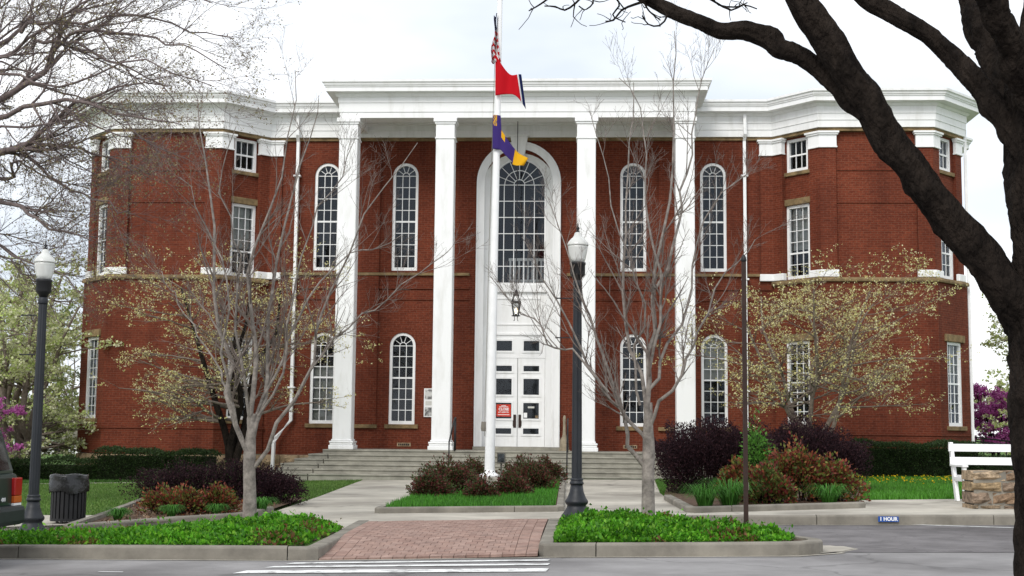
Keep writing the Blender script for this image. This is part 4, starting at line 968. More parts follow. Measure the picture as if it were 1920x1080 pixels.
for x in (-1.42, 1.28):
    for s in (-1, 1):
        wh = empty('wheel'); wh.parent = CAR; wh.location = (x, s*.74, .36); wh.rotation_euler = (PI/2, 0, 0)
        MB().lathe([(.24, -.11), (.33, -.115), (.365, -.09), (.37, 0), (.365, .09), (.33, .115), (.24, .11)], 28).build('tyre', 'black', wh, smooth=True)
        MB().lathe([(.05, -.10), (.22, -.09), (.235, -.12), (.235, .12), (.22, .09), (.05, .10)], 20).build('rim', 'curb', wh, smooth=True)

# handrail of the side ramp at the far right
RR = empty('ramp_railing', (13.9, 5.5, g(14))); tag(RR, 'black metal ramp railing beside the right end of the courthouse', 'railing')
for dz in (0, -.14): MB().tube([(-.1, 0, 1.28+dz), (3.4, 0, .9+dz)], .025, 6).build('rail', 'black', RR)
for k in range(5): MB().tube([(.2+k*.75, 0, -.2), (.2+k*.75, 0, 1.24-k*.082)], .022, 6).build('post', 'black', RR)
# low white house behind the trees at far left
HS = empty('background_house', (-36, 55, -2.0)); tag(HS, 'low white house far behind the blossoming trees at left', 'house')
MB().box(-7, 7, -3, 3, 0, 2.6).build('wall', 'white', HS); MB().prism_y([(-7.4, 2.6), (7.4, 2.6), (6.4, 4.2), (-6.4, 4.2)], -3.3, 3.3).build('roof', 'curb', HS)
for x in (-4.5, -1.5, 1.5, 4.5): MB().box(x-.5, x+.5, -3.03, -2.99, .9, 2.0).build('window', 'dark', HS)

# ================================================================== PLANTS
def bark(o, n, sd, seed):
    """furrows, swellings and knots pushed into a dense tube"""
    rng = np.random.default_rng(seed); me = o.data; V = np.empty(len(me.vertices)*3, dtype=np.float32); me.vertices.foreach_get('co', V); V = V.reshape(n, sd, 3).astype(float)
    c = V.mean(1, keepdims=True); d = V-c; R = np.linalg.norm(d, axis=2, keepdims=True); u = d/np.maximum(R, 1e-6)
    s = np.r_[0, np.cumsum(np.linalg.norm(np.diff(c[:, 0], axis=0), axis=1))][:, None]; a = (np.arange(sd)*2*PI/sd)[None, :]
    f = .006*np.sin(a*7+2.2*np.sin(s*5+seed)+seed)+.005*np.sin(a*12+3*np.sin(s*8+2)+s*3)+.004*rng.normal(size=(n, sd))
    f = f+.010*np.sin(s*4.1+a+seed)+.008*np.sin(s*9+2*a)
    for _ in range(5):
        ks, ka = rng.uniform(.1, s.max()-.05), rng.uniform(0, 2*PI); da = np.abs((a-ka+PI) % (2*PI)-PI)
        f = f+.035*np.exp(-((s-ks)/.06)**2-(da/.45)**2)
    V = V+u*(f*np.clip(R[:, :, 0]/.12, .3, 1.2))[:, :, None]
    me.vertices.foreach_set('co', V.reshape(-1).astype(np.float32)); me.update()
def bare_tree(name, trunk, trunk_r, stems, mat, label, cat='tree', seed=1, n_side=(9, 7, 5), lens=((.5, 1.5), (.2, .65), (.08, .26)), up=.18, spread=.6, wig=.10, group=None, tip=.006, stem_sides=8, jit=.012, rs=1.0, twig_mat=None, rough=False):
    rng = np.random.default_rng(seed)
    root = empty(name, tuple(trunk[0])); tag(root, label, cat, group)
    off = np.array(trunk[0])
    nt_p = 90 if rough else 10
    tp = resample(trunk, nt_p); tr_r = np.interp(np.linspace(0, 1, nt_p), np.linspace(0, 1, len(trunk_r)), trunk_r)
    to = tubes_mesh('trunk', [((tp-off)[None], np.array(tr_r)[None], 44 if rough else 14)], mat, root)
    if rough: bark(to, nt_p, 44, 1)
    S = []; SR = []
    for r0, pts in stems:
        p = resample(pts, 14); p[1:] += rng.normal(size=(13, 3))*jit
        S.append(p-off)
        SR.append(np.interp(np.linspace(0, 1, 14), np.linspace(0, 1, len(r0)), r0) if isinstance(r0, (list, tuple)) else (np.linspace(1, 0, 14)**1.15*(r0*rs-tip)+tip))
    S = np.array(S); SR = np.array(SR)
    for k in range(len(S)):
        if rough:
            q = resample(S[k], 80); rq = np.interp(np.linspace(0, 1, 80), np.linspace(0, 1, 14), SR[k])
            bark(tubes_mesh('limb', [(q[None], rq[None], 36)], mat, root), 80, 36, k+3)
        else: tubes_mesh('limb', [(S[k:k+1], SR[k:k+1], stem_sides)], mat, root)
    if n_side is None: return root, S+off, SR
    P1, R1 = branch_level(S, SR, n_side[0], .15, 1.0, spread, *lens[0], up, wig, 7, .62, rng)
    P2, R2 = branch_level(P1, R1, n_side[1], .15, 1.0, spread*1.05, *lens[1], up, wig, 5, .65, rng)
    P3, R3 = branch_level(P2, R2, n_side[2], .2, 1.0, spread*1.1, *lens[2], up, wig, 4, .7, rng)
    tubes_mesh('twigs', [(P1, R1, 5), (P2, R2, 4), (P3, R3, 3)], twig_mat or mat, root)
    return root, P3+off, R3
# traced limb lines of the trees
TL_TRUNK = [(-2.75,-21.85,-0.07),(-2.76,-21.85,0.35),(-2.78,-21.85,0.72),(-2.78,-21.85,0.99),(-2.77,-21.85,1.24),(-2.74,-21.85,1.52)]
TL = [(0.055,[(-2.78,-21.85,0.72),(-2.92,-21.82,1.12),(-3.1,-21.79,1.79),(-3.22,-21.77,2.41),(-3.39,-21.74,3.19),(-3.47,-21.71,3.9),(-3.53,-21.68,4.62),(-3.64,-21.66,5.35),(-3.77,-21.63,6.01),(-3.9,-21.6,6.59)]),(0.055,[(-2.77,-21.85,1.06),(-2.73,-21.89,1.64),(-2.72,-21.94,2.25),(-2.74,-21.98,2.78),(-2.8,-22.02,3.32),(-2.68,-22.07,4.01),(-2.43,-22.11,4.86),(-2.25,-22.16,5.72),(-2.18,-22.2,6.5)]),(0.05,[(-2.77,-21.85,0.99),(-2.65,-21.77,1.56),(-2.59,-21.69,2.18),(-2.61,-21.61,2.89),(-2.59,-21.52,3.53),(-2.46,-21.44,4.34),(-2.29,-21.36,5.17),(-2.12,-21.28,5.84),(-2.03,-21.2,6.44)]),(0.042,[(-2.76,-21.85,0.69),(-2.46,-21.91,1.2),(-2.18,-21.97,1.68),(-1.92,-22.03,2.1),(-1.82,-22.09,2.55),(-1.71,-22.16,3.08),(-1.45,-22.22,3.61),(-1.08,-22.28,4.45),(-0.73,-22.34,4.9),(-0.32,-22.4,5.36)]),(0.035,[(-2.89,-21.85,1.1),(-2.98,-21.99,1.56),(-3.08,-22.12,1.93),(-3.14,-22.26,2.53),(-3.04,-22.39,3.13),(-3.18,-22.53,3.79),(-3.47,-22.66,4.45),(-3.63,-22.8,4.81)]),(0.03,[(-2.73,-21.85,1.41),(-2.45,-21.69,2.11),(-2.28,-21.53,2.74),(-2.0,-21.38,3.35),(-1.56,-21.22,3.9),(-1.18,-21.06,4.0),(-0.72,-20.9,4.27)]),(0.03,[(-2.78,-21.85,1.33),(-2.87,-22.02,2.09),(-2.97,-22.2,2.84),(-2.9,-22.38,3.58),(-3.0,-22.55,4.17),(-3.12,-22.72,4.82),(-2.87,-22.9,5.47)]),(0.026,[(-2.67,-21.85,1.49),(-2.31,-21.98,2.17),(-2.18,-22.1,2.85),(-2.06,-22.22,3.61),(-1.83,-22.35,4.36),(-1.44,-22.48,4.87),(-1.27,-22.6,5.38)]),(0.02,[(-2.02,-22.2,1.79),(-1.55,-22.36,2.53),(-1.23,-22.52,2.75),(-0.76,-22.68,3.03),(-0.16,-22.84,3.54),(0.19,-23.0,3.74)]),(0.02,[(-3.14,-21.7,1.79),(-3.63,-21.47,2.58),(-4.13,-21.23,3.24),(-4.55,-21.0,3.75)])]
TR_TRUNK = [(2.9,-22.2,-0.01),(2.9,-22.2,0.43),(2.9,-22.2,0.8),(2.91,-22.2,1.05),(2.9,-22.2,1.38),(2.91,-22.2,1.72)]
TR = [(0.055,[(2.9,-22.2,1.31),(2.91,-22.2,1.83),(2.91,-22.2,2.35),(2.97,-22.2,2.87),(3.03,-22.2,3.48),(3.15,-22.2,4.24),(3.23,-22.2,4.92),(3.28,-22.2,5.77),(3.31,-22.2,6.55),(3.31,-22.2,7.02)]),(0.045,[(2.91,-22.2,0.76),(2.71,-22.27,1.05),(2.62,-22.33,1.31),(2.52,-22.4,1.64),(2.26,-22.47,1.92),(2.01,-22.53,2.25),(1.86,-22.6,2.69),(1.6,-22.67,3.12),(1.34,-22.73,3.56),(1.19,-22.8,3.99)]),(0.038,[(2.91,-22.2,1.13),(2.73,-22.15,1.41),(2.53,-22.1,1.72),(2.35,-22.05,2.2),(2.16,-22.0,2.81),(1.96,-21.95,3.27),(1.77,-21.9,3.74),(1.61,-21.85,4.21),(1.49,-21.8,4.69)]),(0.04,[(2.88,-22.2,1.46),(2.79,-22.12,1.98),(2.64,-22.05,2.58),(2.56,-21.98,3.2),(2.54,-21.9,3.9),(2.58,-21.82,4.61),(2.64,-21.75,5.33),(2.7,-21.68,6.06),(2.74,-21.6,6.48)]),(0.036,[(2.91,-22.2,1.35),(3.09,-22.32,1.74),(3.4,-22.43,2.19),(3.58,-22.55,2.55),(3.75,-22.67,3.13),(4.07,-22.78,3.56),(4.34,-22.9,3.91)]),(0.034,[(2.91,-22.2,1.9),(3.09,-22.09,2.28),(3.33,-21.97,2.74),(3.47,-21.86,3.21),(3.58,-21.74,3.84),(3.78,-21.63,4.48),(3.99,-21.51,4.82),(4.39,-21.4,5.16)]),(0.03,[(2.91,-22.2,2.12),(3.05,-22.26,2.79),(3.07,-22.31,3.46),(2.95,-22.37,4.06),(2.85,-22.43,4.65),(2.84,-22.49,5.25),(2.78,-22.54,5.84),(2.48,-22.6,6.29)]),(0.03,[(3.01,-22.2,3.32),(3.32,-22.12,4.1),(3.44,-22.04,4.8),(3.56,-21.96,5.52),(3.69,-21.88,6.24),(3.82,-21.8,6.9)]),(0.026,[(2.79,-22.2,1.68),(2.75,-22.17,2.2),(2.83,-22.13,2.88),(2.72,-22.1,3.64),(2.42,-22.07,4.41),(2.26,-22.03,5.19),(2.11,-22.0,5.9)]),(0.022,[(2.34,-22.5,1.85),(1.9,-22.62,2.39),(1.6,-22.74,2.46),(1.32,-22.86,2.81),(1.03,-22.98,3.01),(0.74,-23.1,3.36)])]
FG_TRUNK = [(4.75,-33.0,-0.18),(4.73,-33.0,0.48),(4.72,-33.0,1.09),(4.72,-33.0,1.65),(4.72,-33.0,2.02),(4.74,-33.0,2.47),(4.72,-33.0,2.82),(4.69,-33.0,3.18),(4.72,-33.0,3.57),(4.82,-33.0,4.1)]
FG = [([0.14,0.115,0.098,0.09,0.087,0.085,0.082],[(4.66,-33.0,1.83),(4.5,-33.04,2.08),(4.29,-33.08,2.37),(4.06,-33.11,2.63),(3.85,-33.15,2.93),(3.63,-33.19,3.26),(3.44,-33.22,3.56),(3.28,-33.26,3.84),(3.16,-33.3,4.1)]),([0.08,0.068,0.06,0.056,0.052],[(4.64,-33.1,2.8),(4.54,-33.01,3.09),(4.44,-32.93,3.33),(4.33,-32.84,3.52),(4.18,-32.76,3.71),(3.96,-32.67,3.91),(3.77,-32.59,4.08),(3.58,-32.5,4.25)]),([0.095,0.085,0.08,0.076],[(4.72,-32.8,3.09),(4.64,-32.62,3.47),(4.57,-32.45,3.83),(4.52,-32.28,4.18),(4.48,-32.1,4.53)]),([0.085,0.078,0.07],[(4.61,-33.2,3.19),(4.47,-33.33,3.44),(4.34,-33.47,3.62),(4.23,-33.6,3.83)]),([0.066,0.06,0.056,0.06,0.054,0.046,0.038,0.024],[(3.66,-33.16,3.17),(3.49,-33.1,3.36),(3.32,-33.04,3.51),(3.18,-32.99,3.61),(3.06,-32.93,3.7),(2.82,-32.87,3.76),(2.6,-32.82,3.87),(2.37,-32.76,4.0),(2.17,-32.7,4.12)])]
FG_TWIGS = [(0.01,[(2.38,-32.8,3.98),(2.3,-32.75,3.97),(2.22,-32.7,3.95),(2.17,-32.65,3.9),(2.12,-32.6,3.91)]),(0.008,[(2.46,-32.8,3.94),(2.5,-32.83,3.87),(2.45,-32.85,3.8),(2.38,-32.88,3.8),(2.34,-32.9,3.85)]),(0.008,[(2.01,-32.9,4.02),(1.93,-32.85,3.95),(1.86,-32.8,3.92),(1.8,-32.75,3.96),(1.73,-32.7,3.98)]),(0.008,[(1.86,-32.9,4.06),(1.76,-32.83,3.99),(1.69,-32.77,3.96),(1.63,-32.7,3.95)]),(0.008,[(2.65,-33.0,3.98),(2.78,-32.95,3.92),(2.89,-32.9,3.88),(2.97,-32.85,3.93),(3.06,-32.8,3.92)]),(0.007,[(2.16,-33.0,3.95),(2.2,-32.93,3.91),(2.16,-32.87,3.86),(2.24,-32.8,3.84)]),(0.007,[(2.75,-33.0,3.98),(2.8,-32.93,3.91),(2.92,-32.87,3.91),(3.0,-32.8,3.96)]),(0.007,[(2.35,-32.8,3.98),(2.39,-32.8,3.91),(2.46,-32.8,3.85)]),(0.006,[(2.0,-32.8,4.04),(2.04,-32.87,3.95),(1.99,-32.93,3.88),(1.95,-33.0,3.88)])]
BL = [(0.17,[(-9.98,-18.5,5.65),(-9.01,-18.43,6.57),(-8.3,-18.36,7.03),(-7.68,-18.29,7.48),(-7.5,-18.21,7.76),(-7.25,-18.14,8.47),(-7.03,-18.07,8.99),(-6.77,-18.0,9.66)]),(0.15,[(-10.06,-18.5,5.36),(-9.04,-18.86,5.58),(-7.87,-19.21,5.93),(-7.33,-19.57,5.95),(-6.74,-19.93,6.2),(-6.08,-20.29,6.56),(-5.28,-20.64,6.67),(-4.45,-21.0,6.61)]),(0.12,[(-9.98,-18.5,5.65),(-8.91,-19.0,6.29),(-7.77,-19.5,6.48),(-7.02,-20.0,6.56),(-6.12,-20.5,6.51),(-5.14,-21.0,6.11),(-4.47,-21.5,5.9),(-3.85,-22.0,5.71)]),(0.12,[(-10.05,-18.5,5.27),(-9.01,-18.75,5.88),(-7.96,-19.0,5.95),(-7.22,-19.25,6.02),(-6.48,-19.5,5.92),(-5.76,-19.75,5.7),(-5.04,-20.0,5.41)]),(0.11,[(-10.02,-18.5,4.8),(-8.9,-18.92,5.29),(-7.77,-19.33,5.03),(-7.16,-19.75,4.84),(-6.56,-20.17,4.49),(-6.06,-20.58,4.31),(-5.59,-21.0,4.15)]),(0.14,[(-9.92,-18.5,6.31),(-9.38,-18.2,7.64),(-8.56,-17.9,8.19),(-8.32,-17.6,8.55),(-8.26,-17.3,9.0),(-8.26,-17.0,9.62)]),(0.07,[(-7.43,-18.5,7.72),(-6.9,-19.0,8.01),(-6.15,-19.5,7.95),(-5.13,-20.0,7.66),(-4.32,-20.5,7.3),(-3.53,-21.0,6.88)]),(0.07,[(-7.71,-18.5,7.93),(-7.27,-18.8,7.95),(-6.59,-19.1,7.77),(-5.83,-19.4,7.38),(-5.12,-19.7,7.0),(-4.68,-20.0,6.59)]),(0.07,[(-7.92,-18.5,8.22),(-7.6,-18.6,8.33),(-6.68,-18.7,8.38),(-5.55,-18.8,8.38),(-4.65,-18.9,8.08),(-4.02,-19.0,7.95)]),(0.08,[(-9.68,-18.5,7.08),(-8.67,-18.86,7.46),(-7.77,-19.21,7.58),(-7.08,-19.57,7.89),(-6.5,-19.93,8.14),(-5.75,-20.29,8.38),(-4.76,-20.64,8.33),(-3.78,-21.0,7.9)]),(0.08,[(-9.8,-18.5,5.93),(-8.71,-18.57,5.73),(-8.0,-18.64,5.54),(-7.86,-18.71,5.65),(-7.81,-18.79,5.87),(-7.45,-18.86,5.67),(-6.85,-18.93,5.47),(-6.36,-19.0,5.37)]),(0.07,[(-9.88,-18.5,4.05),(-8.91,-18.8,4.57),(-8.03,-19.1,4.52),(-7.23,-19.4,4.03),(-6.56,-19.7,3.82),(-5.98,-20.0,3.36)]),(0.06,[(-9.94,-18.5,4.99),(-8.93,-18.92,5.84),(-8.02,-19.33,6.31),(-7.1,-19.75,6.23),(-6.23,-20.17,6.24),(-5.37,-20.58,5.92),(-4.62,-21.0,5.66)]),(0.06,[(-8.0,-18.5,6.17),(-7.4,-19.0,5.83),(-6.8,-19.5,5.36),(-6.15,-20.0,5.09),(-5.52,-20.5,4.83),(-5.0,-21.0,4.58)]),(0.06,[(-9.67,-18.5,6.89),(-8.5,-19.0,7.23),(-7.62,-19.5,7.18),(-6.77,-20.0,6.86),(-5.95,-20.5,6.81),(-5.1,-21.0,7.01),(-4.17,-21.5,6.62),(-3.45,-22.0,6.32)]),(0.05,[(-9.71,-18.5,7.66),(-8.71,-18.67,8.37),(-8.08,-18.83,8.6),(-7.55,-19.0,8.83)]),(0.05,[(-9.54,-18.5,4.8),(-8.62,-18.62,4.5),(-7.98,-18.75,4.21),(-7.44,-18.88,3.83),(-7.0,-19.0,3.45)])]
BL_TRUNK = [(-9.97,-18.5,-0.61),(-9.95,-18.5,1.28),(-9.96,-18.5,3.12),(-10.0,-18.5,4.52),(-10.03,-18.5,5.65),(-9.99,-18.5,6.7),(-9.97,-18.5,7.85),(-9.91,-18.5,9.41)]

bare_tree('young_tree', TL_TRUNK, [.108, .092, .086, .088, .068, .045], TL, 'bark_grey', 'bare young tree with pale grey trunk in the left planting strip', seed=3, jit=.03, twig_mat='twig_grey', rs=.80, tip=.005, n_side=(11, 7, 4), lens=((.35, 1.35), (.15, .55), (.06, .2)), group='bare young trees')
bare_tree('young_tree', TR_TRUNK, [.10, .088, .085, .088, .07, .05], TR, 'bark_grey', 'bare young tree with pale grey trunk on the island before the steps', seed=5, jit=.03, twig_mat='twig_grey', rs=.80, tip=.005, n_side=(11, 7, 4), lens=((.35, 1.3), (.15, .55), (.06, .2)), group='bare young trees')
# dark foreground tree
rt, _, _ = bare_tree('shade_tree', FG_TRUNK, [.30, .24, .225, .22, .23, .225, .205, .18, .16, .145], FG, 'bark_dark', 'big dark tree trunk and boughs close by at the right edge', seed=7, n_side=None, stem_sides=16, rough=True)
fo = np.array(FG_TRUNK[0]); rng = np.random.default_rng(9)
tw = [resample(p, 9)-fo for r, p in FG_TWIGS]; TWP = np.array(tw); TWR = np.array([np.linspace(r, .004, 9) for r, p in FG_TWIGS])
P1, R1 = branch_level(TWP, TWR, 4, .25, .95, .9, .08, .25, .15, .22, 6, .7, rng, rmin=.003)
tubes_mesh('twigs', [(TWP, TWR, 6), (P1, R1, 5)], 'bark_dark', rt)
# big budding tree reaching in from the left
rt, tips, _ = bare_tree('budding_tree', BL_TRUNK, [.42, .38, .35, .33, .3, .26, .2, .15], BL, 'bark_brown', 'large budding tree whose fine branches reach in from the left', seed=12, rs=.52, jit=.03, n_side=(12, 9, 6), lens=((.6, 2.2), (.3, .9), (.12, .38)), up=.04, spread=.6, wig=.13, tip=.008)
tp = tips[:, -1]; sel = tp[np.random.default_rng(2).random(len(tp)) < .8]
sel = np.repeat(sel, 3, axis=0)+RNG.normal(size=(len(sel)*3, 3))*.03
soup('bud_leaves', leaves(sel-np.array(BL_TRUNK[0]), .035), 4, pal(len(sel), [(.22, .2, .09), (.28, .24, .13), (.2, .13, .1)]), MAT['leaf'], rt, 'stuff')

def dogwood(name, base, label, height, spreadx, seed, n_trunk=3, dens=1.0, colors=((.60, .56, .28), (.50, .50, .20), (.66, .63, .40)), wts=None, size=.055, mat='bark_dogwood', r0=.09, group=None, lean=.35, low=.28, cat='tree', cl=4, thin=1.0, ks=(9, 8, 5), trunk_mat=None):
    rng = np.random.default_rng(seed); root = empty(name, base); tag(root, label, cat, group)
    S = []; SR = []
    for k in range(n_trunk):
        a = 2*PI*(k+rng.uniform(-.2, .2))/n_trunk+.4; d = np.array([math.cos(a), math.sin(a)*.8, 0])
        p = [np.zeros(3)]
        for q in range(1, 6): t = q/5; p.append(np.array([0, 0, height*.82*t])+d*spreadx*lean*t**1.2+rng.normal(size=3)*.06*height*.3)
        S.append(resample(p, 12)); SR.append(np.linspace(r0, r0*.22, 12))
    S = np.array(S); SR = np.array(SR)
    for k in range(n_trunk): tubes_mesh('trunk', [(S[k:k+1], SR[k:k+1], 10)], trunk_mat or mat, root)
    P1, R1 = branch_level(S, SR, ks[0], low, 1.0, 1.15, spreadx*.32, spreadx*.66, .02, .09, 9, .55, rng, flat=.7)
    P2, R2 = branch_level(P1, R1, ks[1], .25, 1.0, .75, spreadx*.10, spreadx*.27, .03, .13, 6, .6, rng, flat=.7)
    P3, R3 = branch_level(P2, R2, ks[2], .3, 1.0, .8, spreadx*.03, spreadx*.10, .10, .15, 4, .6, rng, flat=.5)
    tubes_mesh('crown_branches', [(P1, R1, 5), (P2, R2, 4), (P3, R3, 3)], mat, root)
    tp = np.concatenate([P3[:, -1], P3[:, -2], P2[:, -1]]); tp = tp[rng.random(len(tp)) < dens]
    c = np.repeat(tp, cl, axis=0)+rng.normal(size=(len(tp)*cl, 3))*np.array([.035, .035, .018])*(size/.05)**.5
    soup('blossom_crown', leaves(c, size, up=.9, aspect=.8, rng=rng), 4, pal(len(c), colors, wts, .2, rng), MAT['petal'], root, 'stuff')
    return root
TANB = ((.70, .64, .30), (.60, .57, .22), (.78, .74, .46), (.46, .42, .18))
dogwood('dogwood_tree', (-7.6, -4.6, g(-7.7)), 'blossoming dogwood with dark trunk before the left brick bay', 6.4, 5.7, 21, 4, .75, colors=TANB, size=.046, mat='bark_dogwood', trunk_mat='bark_dark', r0=.12, group='dogwoods', low=.3, cl=3, ks=(12, 9, 6), lean=.26)
dogwood('dogwood_tree', (7.8, -6.3, g(7.5)), 'blossoming dogwood with several stems before the right brick bay', 5.7, 5.3, 22, 6, .75, colors=TANB, size=.045, r0=.08, group='dogwoods', low=.36, lean=.34, cl=3, ks=(10, 9, 6))
PALE = ((.54, .60, .26), (.66, .68, .40), (.42, .52, .16), (.74, .74, .52))
dogwood('dogwood_tree', (-14.95, -1.2, g(-16)), 'pale dogwood nearest the left corner of the courthouse', 6.4, 4.2, 23, 5, .6, colors=PALE, size=.085, r0=.13, group='pale dogwoods at left', low=.12, cl=5, ks=(11, 9, 6))
dogwood('dogwood_tree', (-18.3, 5.0, g(-18)), 'pale dogwood directly behind the left street lamp', 8.6, 5.5, 24, 5, .55, colors=PALE, size=.11, r0=.15, group='pale dogwoods at left', low=.08, cl=5, ks=(11, 9, 6))
dogwood('dogwood_tree', (-21.2, 14.0, g(-18)), 'tall pale green tree farthest back at the left edge', 8.5, 5.0, 25, 4, .6, colors=((.22, .30, .08), (.32, .38, .14), (.46, .48, .28)), size=.12, r0=.16, group='pale dogwoods at left', low=.15, cl=4)
dogwood('dogwood_tree', (17.9, 4.0, g(17)), 'pale dogwood at the right corner between courthouse and dark trunk', 6.6, 4.2, 26, 4, .8, colors=PALE, size=.085, r0=.12, group='pale dogwoods at right', low=.25, cl=4, ks=(10, 8, 6))
dogwood('dogwood_tree', (21.0, 14.0, g(21)), 'low pale dogwood far behind the ramp railing', 5.0, 5.0, 27, 4, .85, colors=PALE, size=.12, r0=.14, group='pale dogwoods at right', low=.1, cl=4)
REDB = ((.52, .13, .40), (.60, .20, .50), (.42, .09, .31))
dogwood('redbud_tree', (-14.75, -5.0, g(-15)), 'purple flowering redbud low at the left edge behind the car', 2.5, 2.3, 28, 4, 1.0, colors=REDB, size=.05, r0=.05, mat='bark_dark', group='redbuds', low=.2, cl=5)
dogwood('redbud_tree', (16.9, 8.5, g(17)), 'purple flowering redbud beyond the ramp railing at right', 3.3, 2.1, 29, 4, 1.0, colors=REDB, size=.07, r0=.06, mat='bark_dark', group='redbuds', low=.2, cl=6)
# soft wooded horizon
for i, (x, y, h, s_) in enumerate([(-62, 70, 9, 7), (-50, 95, 11, 8), (-38, 80, 8, 7), (-78, 90, 11, 8), (46, 80, 8, 7), (58, 95, 9, 8), (36, 60, 6, 5), (-30, 60, 6, 5)]):
    dogwood('distant_tree', (x, y, -.5), ['hazy olive tree on the skyline at far left', 'tall olive tree on the far left skyline', 'olive tree behind the low white house', 'outermost olive tree on the left skyline', 'hazy olive tree on the right skyline behind the railing', 'farthest olive tree on the right skyline', 'small olive tree beyond the right corner of the courthouse', 'small olive tree just right of the low white house'][i],
            h, s_, 40+i, 3, .9, colors=((.20, .24, .10), (.27, .28, .14), (.17, .2, .09)), size=.32, r0=.2, group='trees on the skyline', low=.1, cl=3, ks=(7, 6, 4))

def bush(name, loc, rx, ry, h, label, cols, wts=None, n=9000, size=.035, seed=1, cat='shrub', group=None, n_stem=70, up=1.0, mat='dull_leaf', stem_mat='bark_dark', shape=1.0, ragged=.14, twig=0, skirt=0):
    rng = np.random.default_rng(seed); root = empty(name, loc); tag(root, label, cat, group)
    # stems fan out from the foot
    a = rng.uniform(0, 2*PI, n_stem); rad = np.sqrt(rng.random(n_stem)); el = np.clip(rng.normal(.75, .25, n_stem), .25, 1)
    b0 = np.stack([rad*np.cos(a)*rx*.55, rad*np.sin(a)*ry*.55, np.zeros(n_stem)], 1)
    tp = np.stack([rad*np.cos(a)*rx*.92, rad*np.sin(a)*ry*.92, h*np.sqrt(np.clip(1-(rad*.85)**2, .1, 1))*rng.uniform(.65, 1.0, n_stem)], 1)
    t = np.linspace(0, 1, 7)[None, :, None]; P = b0[:, None]*(1-t)+tp[:, None]*t+np.array([0, 0, 1])*(h*.16*np.sin(PI*t))+rng.normal(size=(n_stem, 7, 3))*.015
    R = np.repeat(np.linspace(.011, .004, 7)[None], n_stem, 0)
    P1, R1 = branch_level(P, R, 8, .3, 1.0, .7, h*.10, h*.26, .15, .14, 5, .7, rng, rmin=.0025)
    tubes_mesh('stems', [(P, R, 4), (P1, R1, 3)], stem_mat, root)
    # leaves sit in clumps along the twigs and over an uneven dome
    q1 = P1[rng.integers(0, len(P1), n//2), rng.integers(1, 5, n//2)]
    d = unit(rng.normal(size=(n, 3))); d[:, 2] = np.abs(d[:, 2])
    lump = 1+ragged*np.sin(d[:, 0]*5+seed)*np.cos(d[:, 1]*6+seed*2)+ragged*.7*np.sin(d[:, 2]*9+d[:, 0]*7)
    rr = (1-rng.random(n)**2.2*.45)*lump
    q2 = np.stack([d[:, 0]*rx*rr, d[:, 1]*ry*rr, (np.abs(d[:, 2])**shape)*h*rr], 1)[:n-n//2]
    sa = rng.uniform(0, 2*PI, skirt); sr = 1-.35*rng.random(skirt)**2+ragged*.6*np.sin(sa*5+seed); sz_ = rng.random(skirt)
    q3 = np.stack([np.cos(sa)*rx*sr*(.72+.28*sz_), np.sin(sa)*ry*sr*(.72+.28*sz_), sz_*h*.75], 1)
    c = np.concatenate([q1, q2, q3]); c += rng.normal(size=c.shape)*size*.5
    c[:, 2] = np.maximum(c[:, 2], .02)
    out_ = unit(c*np.array([1/rx, 1/ry, .6/h])+np.array([0, 0, .3]))
    soup('foliage', leaves(c, size, up=.2, aspect=.6, dirs=out_*up, rng=rng), 4, pal(len(c), cols, wts, .3, rng), MAT[mat], root, 'stuff')
    if twig:
        dd = unit(rng.normal(size=(twig, 3))); dd[:, 2] = np.abs(dd[:, 2])*.9+.25; dd = unit(dd)
        s0 = dd*np.array([rx, ry, h])*.85; tt = np.linspace(0, 1, 5)[None, :, None]; Ls = rng.uniform(.12, .34, twig)[:, None, None]
        PT = s0[:, None]+(dd*np.array([.8, .8, 1]))[:, None]*tt*Ls+np.array([0, 0, .06])*np.sin(PI*tt)
        tubes_mesh('shoots', [(PT, np.repeat(np.linspace(.004, .0018, 5)[None], twig, 0), 3)], stem_mat, root)['kind'] = 'stuff'
        cc = PT.reshape(-1, 3); cc = np.repeat(cc, 2, axis=0)+rng.normal(size=(len(cc)*2, 3))*.012
        soup('shoot_leaves', leaves(cc, size*.9, up=.2, dirs=np.repeat(np.repeat(dd, 5, axis=0), 2, axis=0), rng=rng), 4, pal(len(cc), cols, wts, .3, rng), MAT[mat], root, 'stuff')
    return root
BARB = ((.032, .016, .021), (.042, .020, .024), (.022, .013, .017), (.06, .027, .03)); BW = (4, 3, 3, 1)
bush('barberry_shrub', (4.66, -13.3, g(4.6)), 1.2, 1.1, 1.40, 'tall dark purple barberry nearest the steps, left of the green shrub', BARB, BW, 34000, .04, 51, group='dark purple barberries', n_stem=150, shape=.3, twig=300, skirt=16000)
bush('barberry_shrub', (6.75, -11.6, g(6.7)), 1.35, 1.2, 1.42, 'broad dark purple barberry under the right dogwood', BARB, BW, 34000, .04, 52, group='dark purple barberries', n_stem=150, shape=.4, twig=300, skirt=12000)
bush('barberry_shrub', (-5.05, -17.3, g(-5)), .95, .8, .66, 'low dark barberry at the left end of the planter', BARB+((.05, .07, .03),), (4, 3, 3, 1, 1), 13000, .034, 53, group='low dark barberries', n_stem=90, shape=.4, twig=120)
bush('barberry_shrub', (-4.15, -17.0, g(-4)), .85, .8, .70, 'low dark barberry behind the pale trunk of the left young tree', BARB+((.05, .07, .03),), (4, 3, 3, 1, 1), 12000, .034, 54, group='low dark barberries', n_stem=90, shape=.4, twig=120)
bush('barberry_shrub', (-3.45, -17.4, g(-3.4)), .55, .6, .58, 'small purple barberry next to the left concrete walk', BARB, BW, 9000, .034, 55, group='low dark barberries', n_stem=60, shape=.6, twig=100)
